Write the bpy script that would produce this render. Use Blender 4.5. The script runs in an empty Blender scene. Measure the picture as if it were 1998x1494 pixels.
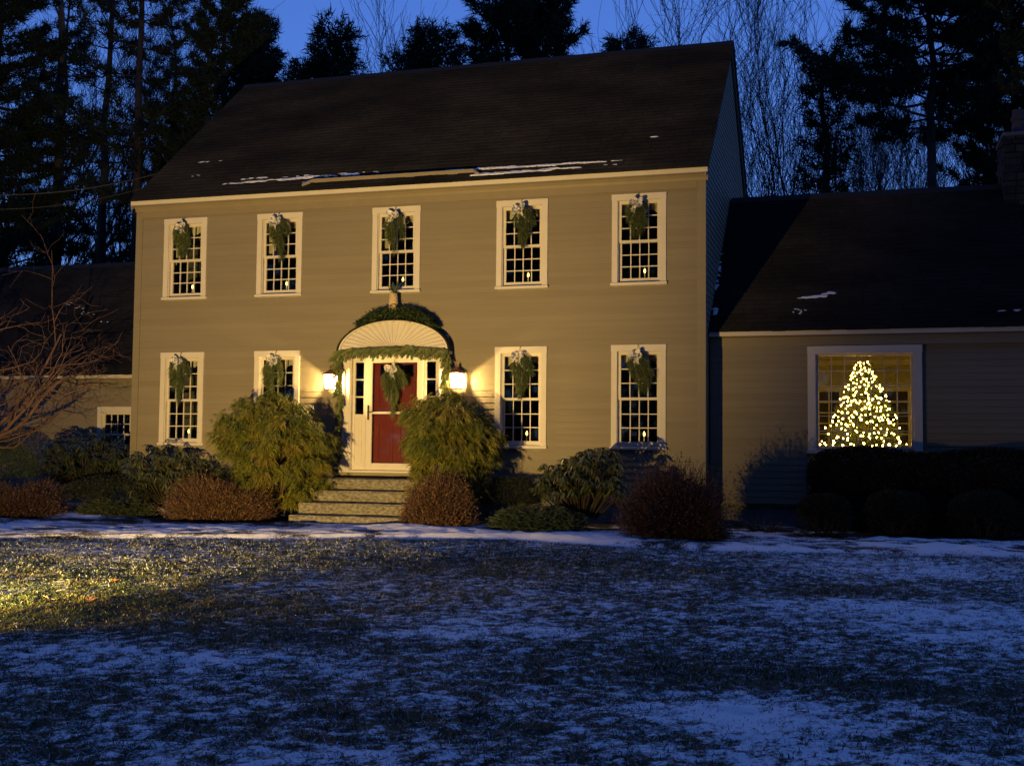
import bpy, bmesh, math, random
import numpy as np
from mathutils import Vector, Matrix

random.seed(7)
RNG = np.random.default_rng(11)
SC = bpy.context.scene
COL = SC.collection

# ------------------------------------------------------------------ camera
F_PX = 2256.04
CAM = np.array([7.942, -19.10, 1.2815])
_ya, _pi, _ro = -0.292532, 0.058083, 0.010035
_F = np.array([math.sin(_ya)*math.cos(_pi), math.cos(_ya)*math.cos(_pi), math.sin(_pi)])
_R0 = np.array([math.cos(_ya), -math.sin(_ya), 0.0])
_U0 = np.cross(_R0, _F)
_R = _R0*math.cos(_ro)+_U0*math.sin(_ro)
_U = -_R0*math.sin(_ro)+_U0*math.cos(_ro)
cd = bpy.data.cameras.new('camera')
cd.sensor_width = 36.0
cd.lens = F_PX/1998*36.0
cd.clip_start = 0.1
cd.clip_end = 3000
cam = bpy.data.objects.new('camera', cd)
COL.objects.link(cam)
cam.matrix_world = Matrix(((_R[0], _U[0], -_F[0], CAM[0]), (_R[1], _U[1], -_F[1], CAM[1]),
                           (_R[2], _U[2], -_F[2], CAM[2]), (0, 0, 0, 1)))
SC.camera = cam

# ------------------------------------------------------------------ sky, exposure, floodlight values
w = bpy.data.worlds.new('World')
SC.world = w
w.use_nodes = True
wn = w.node_tree
wn.nodes.clear()
sky = wn.nodes.new('ShaderNodeTexSky')
sky.sky_type = 'NISHITA'
sky.sun_disc = False
sky.sun_elevation = math.radians(60)
sky.sun_rotation = math.radians(-10)
sky.altitude = 0
sky.air_density = 1.0
sky.dust_density = 0.0
sky.ozone_density = 6.0
tint = wn.nodes.new('ShaderNodeMix')
tint.data_type = 'RGBA'
tint.blend_type = 'MULTIPLY'
tint.inputs[0].default_value = 1.0
tint.inputs[7].default_value = (0.40, 0.56, 1.0, 1)   # camera white balance
bg = wn.nodes.new('ShaderNodeBackground')
bg.inputs['Strength'].default_value = 0.073
out = wn.nodes.new('ShaderNodeOutputWorld')
wn.links.new(sky.outputs[0], tint.inputs[6])
wn.links.new(tint.outputs[2], bg.inputs[0])
wn.links.new(bg.outputs[0], out.inputs[0])
SC.view_settings.view_transform = 'Standard'
SC.view_settings.look = 'None'
SC.view_settings.exposure = 0.5
SC.view_settings.gamma = 1
SC.cycles.use_denoising = True
SC.cycles.max_bounces = 8
SC.cycles.transparent_max_bounces = 16
SC.cycles.sample_clamp_indirect = 4.0
SC.cycles.caustics_reflective = False
SC.cycles.caustics_refractive = False
FLOOD_W = 5000.0
LANTERN_W = 330.0

# ------------------------------------------------------------------ pixel -> place (a pixel gives a direction only)
def ray(x, y):
    return _F+_R*(x-999)/F_PX-_U*(y-747)/F_PX
def onY(x, y, Y):
    d = ray(x, y)
    return CAM+d*((Y-CAM[1])/d[1])
def onZ(x, y, Z=0.0):
    d = ray(x, y)
    return CAM+d*((Z-CAM[2])/d[2])
def onX(x, y, X):
    d = ray(x, y)
    return CAM+d*((X-CAM[0])/d[0])

# ------------------------------------------------------------------ materials
def lin(c):
    return tuple(c)+(1.0,) if len(c) == 3 else tuple(c)
MATS = {}
def pmat(name, col, rough=0.7, var=0.12, scale=6.0, bump=0.0, bscale=40.0, attr=False, spec=0.3, metal=0.0, objvar=0.0, stretch=(1, 1, 1), col2=None, thr=(0.45, 0.6)):
    if name in MATS:
        return MATS[name]
    m = bpy.data.materials.new(name)
    m.use_nodes = True
    nt = m.node_tree
    N, L = nt.nodes, nt.links
    b = N['Principled BSDF']
    b.inputs['Roughness'].default_value = rough
    b.inputs['Metallic'].default_value = metal
    b.inputs['Specular IOR Level'].default_value = spec
    tc = N.new('ShaderNodeTexCoord')
    mp = N.new('ShaderNodeMapping')
    mp.inputs['Scale'].default_value = stretch
    geo = N.new('ShaderNodeNewGeometry')
    L.new(geo.outputs['Position'], mp.inputs['Vector'])
    nz = N.new('ShaderNodeTexNoise')
    nz.inputs['Scale'].default_value = scale
    nz.inputs['Detail'].default_value = 5
    L.new(mp.outputs[0], nz.inputs['Vector'])
    src = None
    if attr:
        a = N.new('ShaderNodeAttribute')
        a.attribute_name = 'tint'
        src = a.outputs['Color']
    else:
        c = N.new('ShaderNodeRGB')
        c.outputs[0].default_value = lin(col)
        src = c.outputs[0]
    if col2 is not None:
        rp = N.new('ShaderNodeMapRange')
        rp.inputs['From Min'].default_value = thr[0]
        rp.inputs['From Max'].default_value = thr[1]
        n2 = N.new('ShaderNodeTexNoise')
        n2.inputs['Scale'].default_value = scale*0.7
        n2.inputs['Detail'].default_value = 8
        n2.inputs['Roughness'].default_value = 0.65
        L.new(mp.outputs[0], n2.inputs['Vector'])
        L.new(n2.outputs['Fac'], rp.inputs['Value'])
        mx = N.new('ShaderNodeMix')
        mx.data_type = 'RGBA'
        mx.inputs[7].default_value = lin(col2)
        L.new(rp.outputs[0], mx.inputs[0])
        L.new(src, mx.inputs[6])
        src = mx.outputs[2]
    mr = N.new('ShaderNodeMapRange')
    mr.inputs['From Min'].default_value = 0.3
    mr.inputs['From Max'].default_value = 0.7
    mr.inputs['To Min'].default_value = 1-var
    mr.inputs['To Max'].default_value = 1+var
    L.new(nz.outputs['Fac'], mr.inputs['Value'])
    fac = mr.outputs[0]
    if objvar:
        oi = N.new('ShaderNodeObjectInfo')
        m2 = N.new('ShaderNodeMapRange')
        m2.inputs['To Min'].default_value = 1-objvar
        m2.inputs['To Max'].default_value = 1+objvar
        L.new(oi.outputs['Random'], m2.inputs['Value'])
        mu = N.new('ShaderNodeMath')
        mu.operation = 'MULTIPLY'
        L.new(fac, mu.inputs[0])
        L.new(m2.outputs[0], mu.inputs[1])
        fac = mu.outputs[0]
    vm = N.new('ShaderNodeVectorMath')
    vm.operation = 'SCALE'
    L.new(src, vm.inputs[0])
    L.new(fac, vm.inputs['Scale'])
    L.new(vm.outputs[0], b.inputs['Base Color'])
    if bump:
        bn = N.new('ShaderNodeTexNoise')
        bn.inputs['Scale'].default_value = bscale
        bn.inputs['Detail'].default_value = 4
        L.new(mp.outputs[0], bn.inputs['Vector'])
        bp = N.new('ShaderNodeBump')
        bp.inputs['Strength'].default_value = bump
        bp.inputs['Distance'].default_value = 0.02
        L.new(bn.outputs['Fac'], bp.inputs['Height'])
        L.new(bp.outputs[0], b.inputs['Normal'])
    MATS[name] = m
    return m

def emat(name, col, strength):
    m = bpy.data.materials.new(name)
    m.use_nodes = True
    nt = m.node_tree
    nt.nodes.clear()
    e = nt.nodes.new('ShaderNodeEmission')
    e.inputs[0].default_value = lin(col)
    e.inputs[1].default_value = strength
    o = nt.nodes.new('ShaderNodeOutputMaterial')
    nt.links.new(e.outputs[0], o.inputs[0])
    return m

def glassmat(name, tintc=(0.9, 0.93, 0.92), diffuse=0.0):
    m = bpy.data.materials.new(name)
    m.use_nodes = True
    nt = m.node_tree
    nt.nodes.clear()
    t = nt.nodes.new('ShaderNodeBsdfTransparent')
    t.inputs[0].default_value = lin(tintc)
    g = nt.nodes.new('ShaderNodeBsdfGlossy')
    g.inputs['Roughness'].default_value = 0.03
    fr = nt.nodes.new('ShaderNodeFresnel')
    fr.inputs[0].default_value = 1.5
    nz = nt.nodes.new('ShaderNodeTexNoise')
    nz.inputs['Scale'].default_value = 3.0
    bp = nt.nodes.new('ShaderNodeBump')
    bp.inputs['Strength'].default_value = 0.05
    nt.links.new(nz.outputs['Fac'], bp.inputs['Height'])
    nt.links.new(bp.outputs[0], g.inputs['Normal'])
    mx = nt.nodes.new('ShaderNodeMixShader')
    nt.links.new(fr.outputs[0], mx.inputs[0])
    nt.links.new(t.outputs[0], mx.inputs[1])
    nt.links.new(g.outputs[0], mx.inputs[2])
    last = mx.outputs[0]
    if diffuse:
        tr = nt.nodes.new('ShaderNodeBsdfTranslucent')
        tr.inputs[0].default_value = (0.9, 0.85, 0.75, 1)
        m2 = nt.nodes.new('ShaderNodeMixShader')
        m2.inputs[0].default_value = diffuse
        nt.links.new(last, m2.inputs[1])
        nt.links.new(tr.outputs[0], m2.inputs[2])
        last = m2.outputs[0]
    o = nt.nodes.new('ShaderNodeOutputMaterial')
    nt.links.new(last, o.inputs[0])
    return m

M_SIDING = pmat('siding_paint', (0.232, 0.198, 0.138), rough=0.6, var=0.05, scale=2.5, bump=0.08, bscale=60, objvar=0.05, stretch=(0.3, 1, 3))
M_TRIM = pmat('trim_paint', (0.62, 0.57, 0.50), rough=0.5, var=0.04, scale=4, bump=0.04, bscale=50)
M_TRIM_TAN = pmat('cornice_paint', (0.24, 0.20, 0.14), rough=0.55, var=0.05, scale=4, bump=0.05, bscale=50)
M_SHEATH = pmat('sheathing', (0.25, 0.23, 0.2), rough=0.8)
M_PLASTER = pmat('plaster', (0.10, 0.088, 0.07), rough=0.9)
M_ROOM = pmat('room_paint', (0.46, 0.46, 0.24), rough=0.9, var=0.04)
M_CEIL = pmat('ceiling_paint', (0.75, 0.72, 0.62), rough=0.9, var=0.03)
M_ROOMTRIM = pmat('room_trim', (0.70, 0.70, 0.55), rough=0.6, var=0.03)
M_WOODFLOOR = pmat('room_boards', (0.18, 0.10, 0.05), rough=0.4, stretch=(1, 8, 1))
M_CONC = pmat('foundation_concrete', (0.17, 0.165, 0.155), rough=0.9, var=0.2, scale=5, bump=0.3)
M_SHINGLE = pmat('asphalt_shingle', (0.022, 0.02, 0.018), attr=True, rough=0.9, var=0.6, scale=1.1, bump=0.5, bscale=90, spec=0.15, stretch=(0.5, 1, 1))
M_ROOFDECK = pmat('roof_deck', (0.016, 0.0155, 0.016), rough=0.9)
M_RED = pmat('red_door_paint', (0.20, 0.018, 0.022), rough=0.4, var=0.06, scale=3)
M_GRANITE = pmat('granite', (0.21, 0.19, 0.145), rough=0.85, var=0.55, scale=17, bump=1.0, bscale=38, stretch=(1, 1, 2))
M_IRON = pmat('dark_metal', (0.03, 0.028, 0.026), rough=0.45, metal=0.6, var=0.1)
M_BRASS = pmat('aged_copper', (0.30, 0.15, 0.07), rough=0.4, metal=0.7, var=0.2)
M_GLASS = glassmat('window_glass')
M_LGLASS = glassmat('lantern_glass', (0.95, 0.92, 0.85), diffuse=0.45)
M_SNOW = pmat('snow', (0.80, 0.82, 0.86), rough=0.75, var=0.06, scale=9, bump=0.5, bscale=25, spec=0.3)
M_BARK = pmat('bark', (0.060, 0.048, 0.040), rough=0.95, var=0.3, scale=8, bump=0.6, bscale=25, spec=0.1, stretch=(1, 1, 0.3))
M_BARKGREY = pmat('grey_bark', (0.10, 0.092, 0.085), rough=0.95, var=0.3, scale=8, bump=0.5, bscale=25, spec=0.1, stretch=(1, 1, 0.3))
M_MAPLEBARK = pmat('maple_bark', (0.125, 0.075, 0.058), rough=0.85, var=0.3, scale=10, bump=0.4, bscale=30, spec=0.15)
M_LEAF = pmat('leaf', (0.05, 0.07, 0.03), attr=True, rough=0.6, var=0.15, scale=12, spec=0.3)
M_GLOSSLEAF = pmat('waxy_leaf', (0.05, 0.07, 0.03), attr=True, rough=0.38, var=0.12, scale=12, spec=0.5)
M_NEEDLE = pmat('pine_needle', (0.03, 0.045, 0.028), attr=True, rough=0.8, var=0.1, scale=4, spec=0.1)
M_GRASS = pmat('grass_blade', (0.1, 0.12, 0.05), attr=True, rough=0.75, var=0.1, scale=6, spec=0.15)
M_BOW = pmat('bow_ribbon', (0.70, 0.65, 0.57), rough=0.35, var=0.05, col2=(0.16, 0.19, 0.27), scale=26, thr=(0.49, 0.53))
M_WAX = pmat('candle_plastic', (0.80, 0.76, 0.66), rough=0.5, var=0.02)
M_CURTAIN = pmat('curtain_cloth', (0.62, 0.55, 0.42), rough=0.9, var=0.06, scale=14, stretch=(3, 3, 0.4))
M_STONE = pmat('chimney_stone', (0.045, 0.041, 0.036), rough=0.9, var=0.3, scale=6, bump=0.8, bscale=14, objvar=0.3)
M_MORTAR = pmat('mortar', (0.028, 0.027, 0.026), rough=0.95)
M_CLAY = pmat('clay_flue', (0.12, 0.085, 0.08), rough=0.8, var=0.15)
M_PINEAPPLE = pmat('pineapple_rind', (0.60, 0.45, 0.24), rough=0.55, var=0.25, scale=40)
M_WIRE = pmat('cable_rubber', (0.025, 0.025, 0.025), rough=0.6)
M_BULB = emat('candle_bulb_glow', (1.0, 0.62, 0.12), 5.0)
M_TREEBULB = emat('tree_bulb_glow', (1.0, 0.53, 0.085), 55.0)
M_LANTBULB = emat('lantern_bulb_glow', (1.0, 0.70, 0.32), 60.0)

# ------------------------------------------------------------------ mesh helpers
def mesh_np(name, V, loops, starts, mat, tint=None, smooth=False):
    me = bpy.data.meshes.new(name)
    V = np.ascontiguousarray(V, dtype=np.float32)
    loops = np.ascontiguousarray(loops, dtype=np.int32).ravel()
    starts = np.ascontiguousarray(starts, dtype=np.int32)
    me.vertices.add(len(V))
    me.vertices.foreach_set('co', V.ravel())
    me.loops.add(len(loops))
    me.loops.foreach_set('vertex_index', loops)
    me.polygons.add(len(starts))
    me.polygons.foreach_set('loop_start', starts)
    me.update(calc_edges=True)
    if smooth:
        me.polygons.foreach_set('use_smooth', np.ones(len(starts), dtype=bool))
    if tint is not None:
        a = me.attributes.new('tint', 'FLOAT_COLOR', 'POINT')
        t = np.ones((len(V), 4), dtype=np.float32)
        t[:, :3] = tint
        a.data.foreach_set('color', t.ravel())
    if mat:
        me.materials.append(mat)
    return me

def link(name, me, parent=None, loc=(0, 0, 0), rotz=0.0):
    o = bpy.data.objects.new(name, me)
    COL.objects.link(o)
    o.location = loc
    o.rotation_euler = (0, 0, rotz)
    if parent is not None:
        o.parent = parent
    return o

def thing(name, label, cat, loc=(0, 0, 0), rotz=0.0, group=None):
    o = bpy.data.objects.new(name, None)
    COL.objects.link(o)
    o.empty_display_size = 0.1
    o.location = loc
    o.rotation_euler = (0, 0, rotz)
    tag(o, label, cat, group)
    return o
def tag(o, label, cat, group=None, kind=None):
    if label:
        o['label'] = label
    if cat:
        o['category'] = cat
    if group:
        o['group'] = group
    if kind:
        o['kind'] = kind
    return o
def copy_tree(o, parent=None):
    c = o.copy()
    COL.objects.link(c)
    c.parent = parent
    for ch in list(o.children):
        copy_tree(ch, c)
    return c

class MB:
    def __init__(s):
        s.v = []
        s.f = []
    def box(s, a, b):
        (x0, y0, z0), (x1, y1, z1) = a, b
        n = len(s.v)
        s.v += [(x0, y0, z0), (x1, y0, z0), (x1, y1, z0), (x0, y1, z0), (x0, y0, z1), (x1, y0, z1), (x1, y1, z1), (x0, y1, z1)]
        s.f += [tuple(n+i for i in q) for q in ((3, 2, 1, 0), (4, 5, 6, 7), (0, 1, 5, 4), (1, 2, 6, 5), (2, 3, 7, 6), (3, 0, 4, 7))]
        return s
    def hexa(s, pts):
        n = len(s.v)
        s.v += [tuple(p) for p in pts]
        s.f += [tuple(n+i for i in q) for q in ((3, 2, 1, 0), (4, 5, 6, 7), (0, 1, 5, 4), (1, 2, 6, 5), (2, 3, 7, 6), (3, 0, 4, 7))]
        return s
    def prism(s, poly, axis, a, b):
        """poly of (u,v); axis 0: (y,z) along x, 1: (x,z) along y, 2: (x,y) along z"""
        n, k = len(s.v), len(poly)
        for t in (a, b):
            for u, v in poly:
                s.v.append((t, u, v) if axis == 0 else (u, t, v) if axis == 1 else (u, v, t))
        s.f.append(tuple(n+i for i in range(k)))
        s.f.append(tuple(n+k+i for i in reversed(range(k))))
        for i in range(k):
            j = (i+1) % k
            s.f.append((n+i, n+k+i, n+k+j, n+j))
        return s
    def lathe(s, prof, c=(0, 0, 0), k=16):
        n = len(s.v)
        for r, z in prof:
            for i in range(k):
                a = 2*math.pi*i/k
                s.v.append((c[0]+r*math.cos(a), c[1]+r*math.sin(a), c[2]+z))
        m = len(prof)
        for j in range(m-1):
            for i in range(k):
                i2 = (i+1) % k
                s.f.append((n+j*k+i, n+j*k+i2, n+(j+1)*k+i2, n+(j+1)*k+i))
        s.f.append(tuple(n+i for i in reversed(range(k))))
        s.f.append(tuple(n+(m-1)*k+i for i in range(k)))
        return s
    def tube(s, pts, r, k=6):
        pts = [Vector(p) for p in pts]
        n = len(s.v)
        for i, p in enumerate(pts):
            d = (pts[min(i+1, len(pts)-1)]-pts[max(i-1, 0)]).normalized()
            u = d.orthogonal().normalized() if i == 0 else (u-d*u.dot(d)).normalized()
            v = d.cross(u)
            rr = r[i] if isinstance(r, (list, tuple)) else r
            for q in range(k):
                a = 2*math.pi*q/k
                s.v.append(tuple(p+u*rr*math.cos(a)+v*rr*math.sin(a)))
        for i in range(len(pts)-1):
            for q in range(k):
                q2 = (q+1) % k
                s.f.append((n+i*k+q, n+i*k+q2, n+(i+1)*k+q2, n+(i+1)*k+q))
        s.f.append(tuple(n+q for q in reversed(range(k))))
        e = n+(len(pts)-1)*k
        s.f.append(tuple(e+q for q in range(k)))
        return s
    def mesh(s, name, mat, bevel=0.0, smooth=False):
        me = bpy.data.meshes.new(name)
        me.from_pydata(s.v, [], s.f)
        bm = bmesh.new()
        bm.from_mesh(me)
        bmesh.ops.recalc_face_normals(bm, faces=bm.faces)
        if bevel:
            bmesh.ops.bevel(bm, geom=list(bm.edges), offset=bevel, segments=1, affect='EDGES', profile=0.5)
        bm.to_mesh(me)
        bm.free()
        if smooth:
            me.polygons.foreach_set('use_smooth', np.ones(len(me.polygons), dtype=bool))
        me.materials.append(mat)
        return me
    def build(s, name, mat, parent=None, bevel=0.0, smooth=False, loc=(0, 0, 0)):
        return link(name, s.mesh(name, mat, bevel, smooth), parent, loc)

def unit(v):
    return v/np.maximum(np.linalg.norm(v, axis=-1, keepdims=True), 1e-9)
def rand_unit(n, rng):
    return unit(rng.normal(size=(n, 3)))

def leaf_arrays(P, D, L, W, bend, tint, rng, flat=None):
    """many small leaves: each 5 points (base pair, middle pair, tip); bend drops the tip"""
    n = len(P)
    L = np.broadcast_to(np.asarray(L, float), (n,))[:, None]
    W = np.broadcast_to(np.asarray(W, float), (n,))[:, None]
    ref = rand_unit(n, rng) if flat is None else np.broadcast_to(np.asarray(flat, float), (n, 3))+0.35*rng.normal(size=(n, 3))
    side = unit(np.cross(D, ref))
    dn = np.array([0, 0, -1.0])
    mid = P+D*L*0.5+dn*L*bend*0.22
    tip = P+D*L+dn*L*bend*0.85
    V = np.stack([P-side*W*0.28, P+side*W*0.28, mid-side*W*0.5, mid+side*W*0.5, tip], 1).reshape(-1, 3)
    T = np.repeat(tint, 5, axis=0)
    return V, T
def leaf_mesh(name, V, T, mat):
    n = len(V)//5
    b = (np.arange(n)*5)[:, None]
    loops = (b+np.array([[0, 1, 3, 2, 2, 3, 4]])).ravel()
    starts = (np.arange(n)*7)[:, None]+np.array([[0, 4]])
    return mesh_np(name, V, loops, starts.ravel(), mat, tint=T)
def tri_mesh(name, V, T, mat):
    n = len(V)//3
    return mesh_np(name, V, np.arange(3*n), np.arange(n)*3, mat, tint=T)
def tube_mesh(name, A, B, ra, rb, mat, k=4):
    A, B = np.asarray(A, float), np.asarray(B, float)
    ra, rb = np.asarray(ra, float)[:, None], np.asarray(rb, float)[:, None]
    d = unit(B-A)
    ref = np.where(np.abs(d[:, 2:3]) > 0.9, np.array([[1.0, 0, 0]]), np.array([[0, 0, 1.0]]))
    u = unit(np.cross(d, ref))
    v = np.cross(d, u)
    n = len(A)
    ring = []
    for P, r in ((A, ra), (B, rb)):
        for q in range(k):
            a = 2*math.pi*q/k
            ring.append(P+u*r*math.cos(a)+v*r*math.sin(a))
    V = np.stack(ring, 1).reshape(-1, 3)
    b = (np.arange(n)*2*k)[:, None]
    fl = []
    for q in range(k):
        q2 = (q+1) % k
        fl += [q, q2, k+q2, k+q]
    loops = (b+np.array([fl])).ravel()
    return mesh_np(name, V, loops, np.arange(n*k)*4, mat, smooth=True)

def mixcol(cols, n, rng, jit=0.18, p=None):
    cols = np.array(cols)
    c = cols[rng.choice(len(cols), size=n, p=p)]
    return c*(1+jit*rng.normal(size=(n, 1))).clip(0.4, 1.8)

# value noise on a lattice (numpy)
class VNoise:
    def __init__(s, seed):
        s.t = np.random.default_rng(seed).random((256, 256))
    def __call__(s, x, y):
        x0, y0 = np.floor(x).astype(int), np.floor(y).astype(int)
        fx, fy = x-x0, y-y0
        fx, fy = fx*fx*(3-2*fx), fy*fy*(3-2*fy)
        t = s.t
        g = lambda i, j: t[i & 255, j & 255]
        return (g(x0, y0)*(1-fx)+g(x0+1, y0)*fx)*(1-fy)+(g(x0, y0+1)*(1-fx)+g(x0+1, y0+1)*fx)*fy
    def fbm(s, x, y, o=4, gain=0.55):
        a, tot, nrm = 1.0, 0, 0
        for i in range(o):
            tot = tot+a*s(x*2**i+17.3*i, y*2**i+5.1*i)
            nrm += a
            a *= gain
        return tot/nrm
N1, N2, N3 = VNoise(1), VNoise(2), VNoise(3)

def gz(x, y):
    """lie of the land: level at the house, falling gently towards the street"""
    y = np.asarray(y, float)
    return -0.0135*np.clip(-y-4.0, 0, 60)

LAWN_EDGE = [(-30, -14.0), (-9, -7.7), (-3.54, -5.63), (-0.26, -4.36), (3.1, -3.05), (4.6, -3.6), (6.2, -3.84), (9.9, -3.42), (30, -3.0)]
def lawn_edge(x):
    return np.interp(x, [p[0] for p in LAWN_EDGE], [p[1] for p in LAWN_EDGE])

# ================================================================== THE SETTING
def snowmat(name, soil, soil2, sharp=(0.42, 0.6)):
    m = bpy.data.materials.new(name)
    m.use_nodes = True
    nt = m.node_tree
    N, L = nt.nodes, nt.links
    b = N['Principled BSDF']
    b.inputs['Roughness'].default_value = 0.8
    b.inputs['Specular IOR Level'].default_value = 0.2
    a = N.new('ShaderNodeAttribute')
    a.attribute_name = 'snow'
    geo = N.new('ShaderNodeNewGeometry')
    n1 = N.new('ShaderNodeTexNoise')
    n1.inputs['Scale'].default_value = 42
    n1.inputs['Detail'].default_value = 8
    n1.inputs['Roughness'].default_value = 0.75
    n2 = N.new('ShaderNodeTexNoise')
    n2.inputs['Scale'].default_value = 7
    n2.inputs['Detail'].default_value = 5
    for n in (n1, n2):
        L.new(geo.outputs['Position'], n.inputs['Vector'])
    ad = N.new('ShaderNodeMath')
    ad.operation = 'MULTIPLY_ADD'
    ad.inputs[1].default_value = 1.7
    L.new(n1.outputs['Fac'], ad.inputs[0])
    L.new(a.outputs['Fac'], ad.inputs[2])
    sb = N.new('ShaderNodeMath')
    sb.operation = 'SUBTRACT'
    sb.inputs[1].default_value = 0.85
    L.new(ad.outputs[0], sb.inputs[0])
    mr = N.new('ShaderNodeMapRange')
    mr.interpolation_type = 'SMOOTHSTEP'
    mr.inputs['From Min'].default_value = sharp[0]
    mr.inputs['From Max'].default_value = sharp[1]
    L.new(sb.outputs[0], mr.inputs['Value'])
    sm = N.new('ShaderNodeMix')
    sm.data_type = 'RGBA'
    sm.inputs[6].default_value = lin(soil)
    sm.inputs[7].default_value = lin(soil2)
    L.new(n2.outputs['Fac'], sm.inputs[0])
    mx = N.new('ShaderNodeMix')
    mx.data_type = 'RGBA'
    mx.inputs[7].default_value = (0.86, 0.87, 0.88, 1)
    L.new(mr.outputs[0], mx.inputs[0])
    L.new(sm.outputs[2], mx.inputs[6])
    L.new(mx.outputs[2], b.inputs['Base Color'])
    bp = N.new('ShaderNodeBump')
    bp.inputs['Strength'].default_value = 0.6
    bp.inputs['Distance'].default_value = 0.02
    L.new(n1.outputs['Fac'], bp.inputs['Height'])
    L.new(bp.outputs[0], b.inputs['Normal'])
    return m

def grid_mesh(name, X, Y, Z, snow, mat):
    ny, nx = X.shape
    V = np.stack([X, Y, Z], -1).reshape(-1, 3)
    i = np.arange(ny-1)[:, None]*nx+np.arange(nx-1)[None]
    q = np.stack([i, i+1, i+nx+1, i+nx], -1).reshape(-1)
    me = mesh_np(name, V, q, np.arange((ny-1)*(nx-1))*4, mat, smooth=True)
    a = me.attributes.new('snow', 'FLOAT', 'POINT')
    a.data.foreach_set('value', np.ascontiguousarray(snow, dtype=np.float32).ravel())
    return me

# --- the wide ground, out to the horizon
gx = np.concatenate([[-900, -300, -120], np.arange(-60, 61, 3.0), [120, 300, 900]])
gy = np.concatenate([[-300, -120, -60], np.arange(-36, 61, 3.0), [120, 300, 900]])
GX, GY = np.meshgrid(gx, gy)
GZ = gz(GX, GY)-0.07
o = link('ground', grid_mesh('ground', GX, GY, GZ, 0.35+0.3*N1.fbm(GX*0.3, GY*0.3), snowmat('ground_litter', (0.03, 0.035, 0.018), (0.06, 0.05, 0.03))))
tag(o, 'dark leaf-strewn ground running back under the trees', 'ground', kind='structure')

# --- the lawn
SNOW_SPOTS = [(1830, 1195, 1.2, 0.7, 0.30), (1930, 1240, 0.6, 0.35, 0.30), (1420, 1372, 0.33, 0.33, 0.42), (1750, 1400, 0.8, 0.4, 0.12), (1700, 1120, 1.2, 0.5, 0.28), (860, 1230, 0.3, 0.2, 0.3),
              (1000, 1220, 1.0, 0.3, 0.16), (350, 1260, 0.9, 0.3, 0.14), (200, 1080, 0.8, 0.5, 0.10), (600, 1450, 0.8, 0.3, 0.12), (1560, 1440, 0.7, 0.3, 0.2), (1850, 1110, 1.4, 0.6, 0.2)]
GRASS_SPOTS = [(1150, 1110, 2.2, 1.2, 0.14), (300, 1180, 1.6, 1.0, 0.22), (20, 1190, 1.0, 0.8, 0.2), (480, 1235, 0.9, 0.4, 0.08), (700, 1100, 2.0, 0.8, 0.14), (100, 1110, 2.2, 1.2, 0.16), (1650, 1160, 0.8, 0.3, 0.2),
               (900, 1390, 0.8, 0.4, 0.10), (1100, 1300, 1.0, 0.5, 0.08), (1500, 1300, 1.0, 0.5, 0.14), (1900, 1340, 1.0, 0.35, 0.2)]
def lawn_snow(x, y):
    a = N1.fbm(x*0.8+3, y*0.8, 3)
    b = N2.fbm(x*3.0, y*3.0+9, 4)
    c = N3.fbm(x*15, y*15, 4, 0.75)
    m = 0.47+0.20*(a-0.5)+0.34*(b-0.5)+1.25*(c-0.5)
    for px, py, sx, sy, h in SNOW_SPOTS:
        p = onZ(px, py, -0.06)
        m = m+h*np.exp(-((x-p[0])/sx)**2-((y-p[1])/sy)**2)
    for px, py, sx, sy, h in GRASS_SPOTS:
        p = onZ(px, py, -0.06)
        m = m-h*np.exp(-((x-p[0])/sx)**2-((y-p[1])/sy)**2)
    return m
def lawn_z(x, y, s):
    return gz(x, y)+0.035*(N1.fbm(x*1.1, y*1.1, 2)-0.5)+0.035*(N2.fbm(x*7, y*7, 3)-0.5)+0.012*np.clip(s-0.35, 0, 0.5)
t = np.linspace(0, 1, 430)
lx = np.arange(-7.0, 13.0, 0.034)
LX = np.broadcast_to(lx[None], (len(t), len(lx))).copy()
LE = lawn_edge(LX)+0.10*(N3.fbm(LX*1.7, LX*0+3.3, 3)-0.5)
LY = -16.4+(LE+16.4)*(t**0.9)[:, None]
LS = lawn_snow(LX, LY)
M_LAWN = snowmat('lawn_turf', (0.022, 0.030, 0.012), (0.075, 0.065, 0.032), sharp=(0.40, 0.72))
o = link('lawn', grid_mesh('lawn', LX, LY, lawn_z(LX, LY, LS), LS, M_LAWN))
tag(o, 'matted winter lawn dusted with patchy thin snow', 'lawn', kind='structure')

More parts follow.
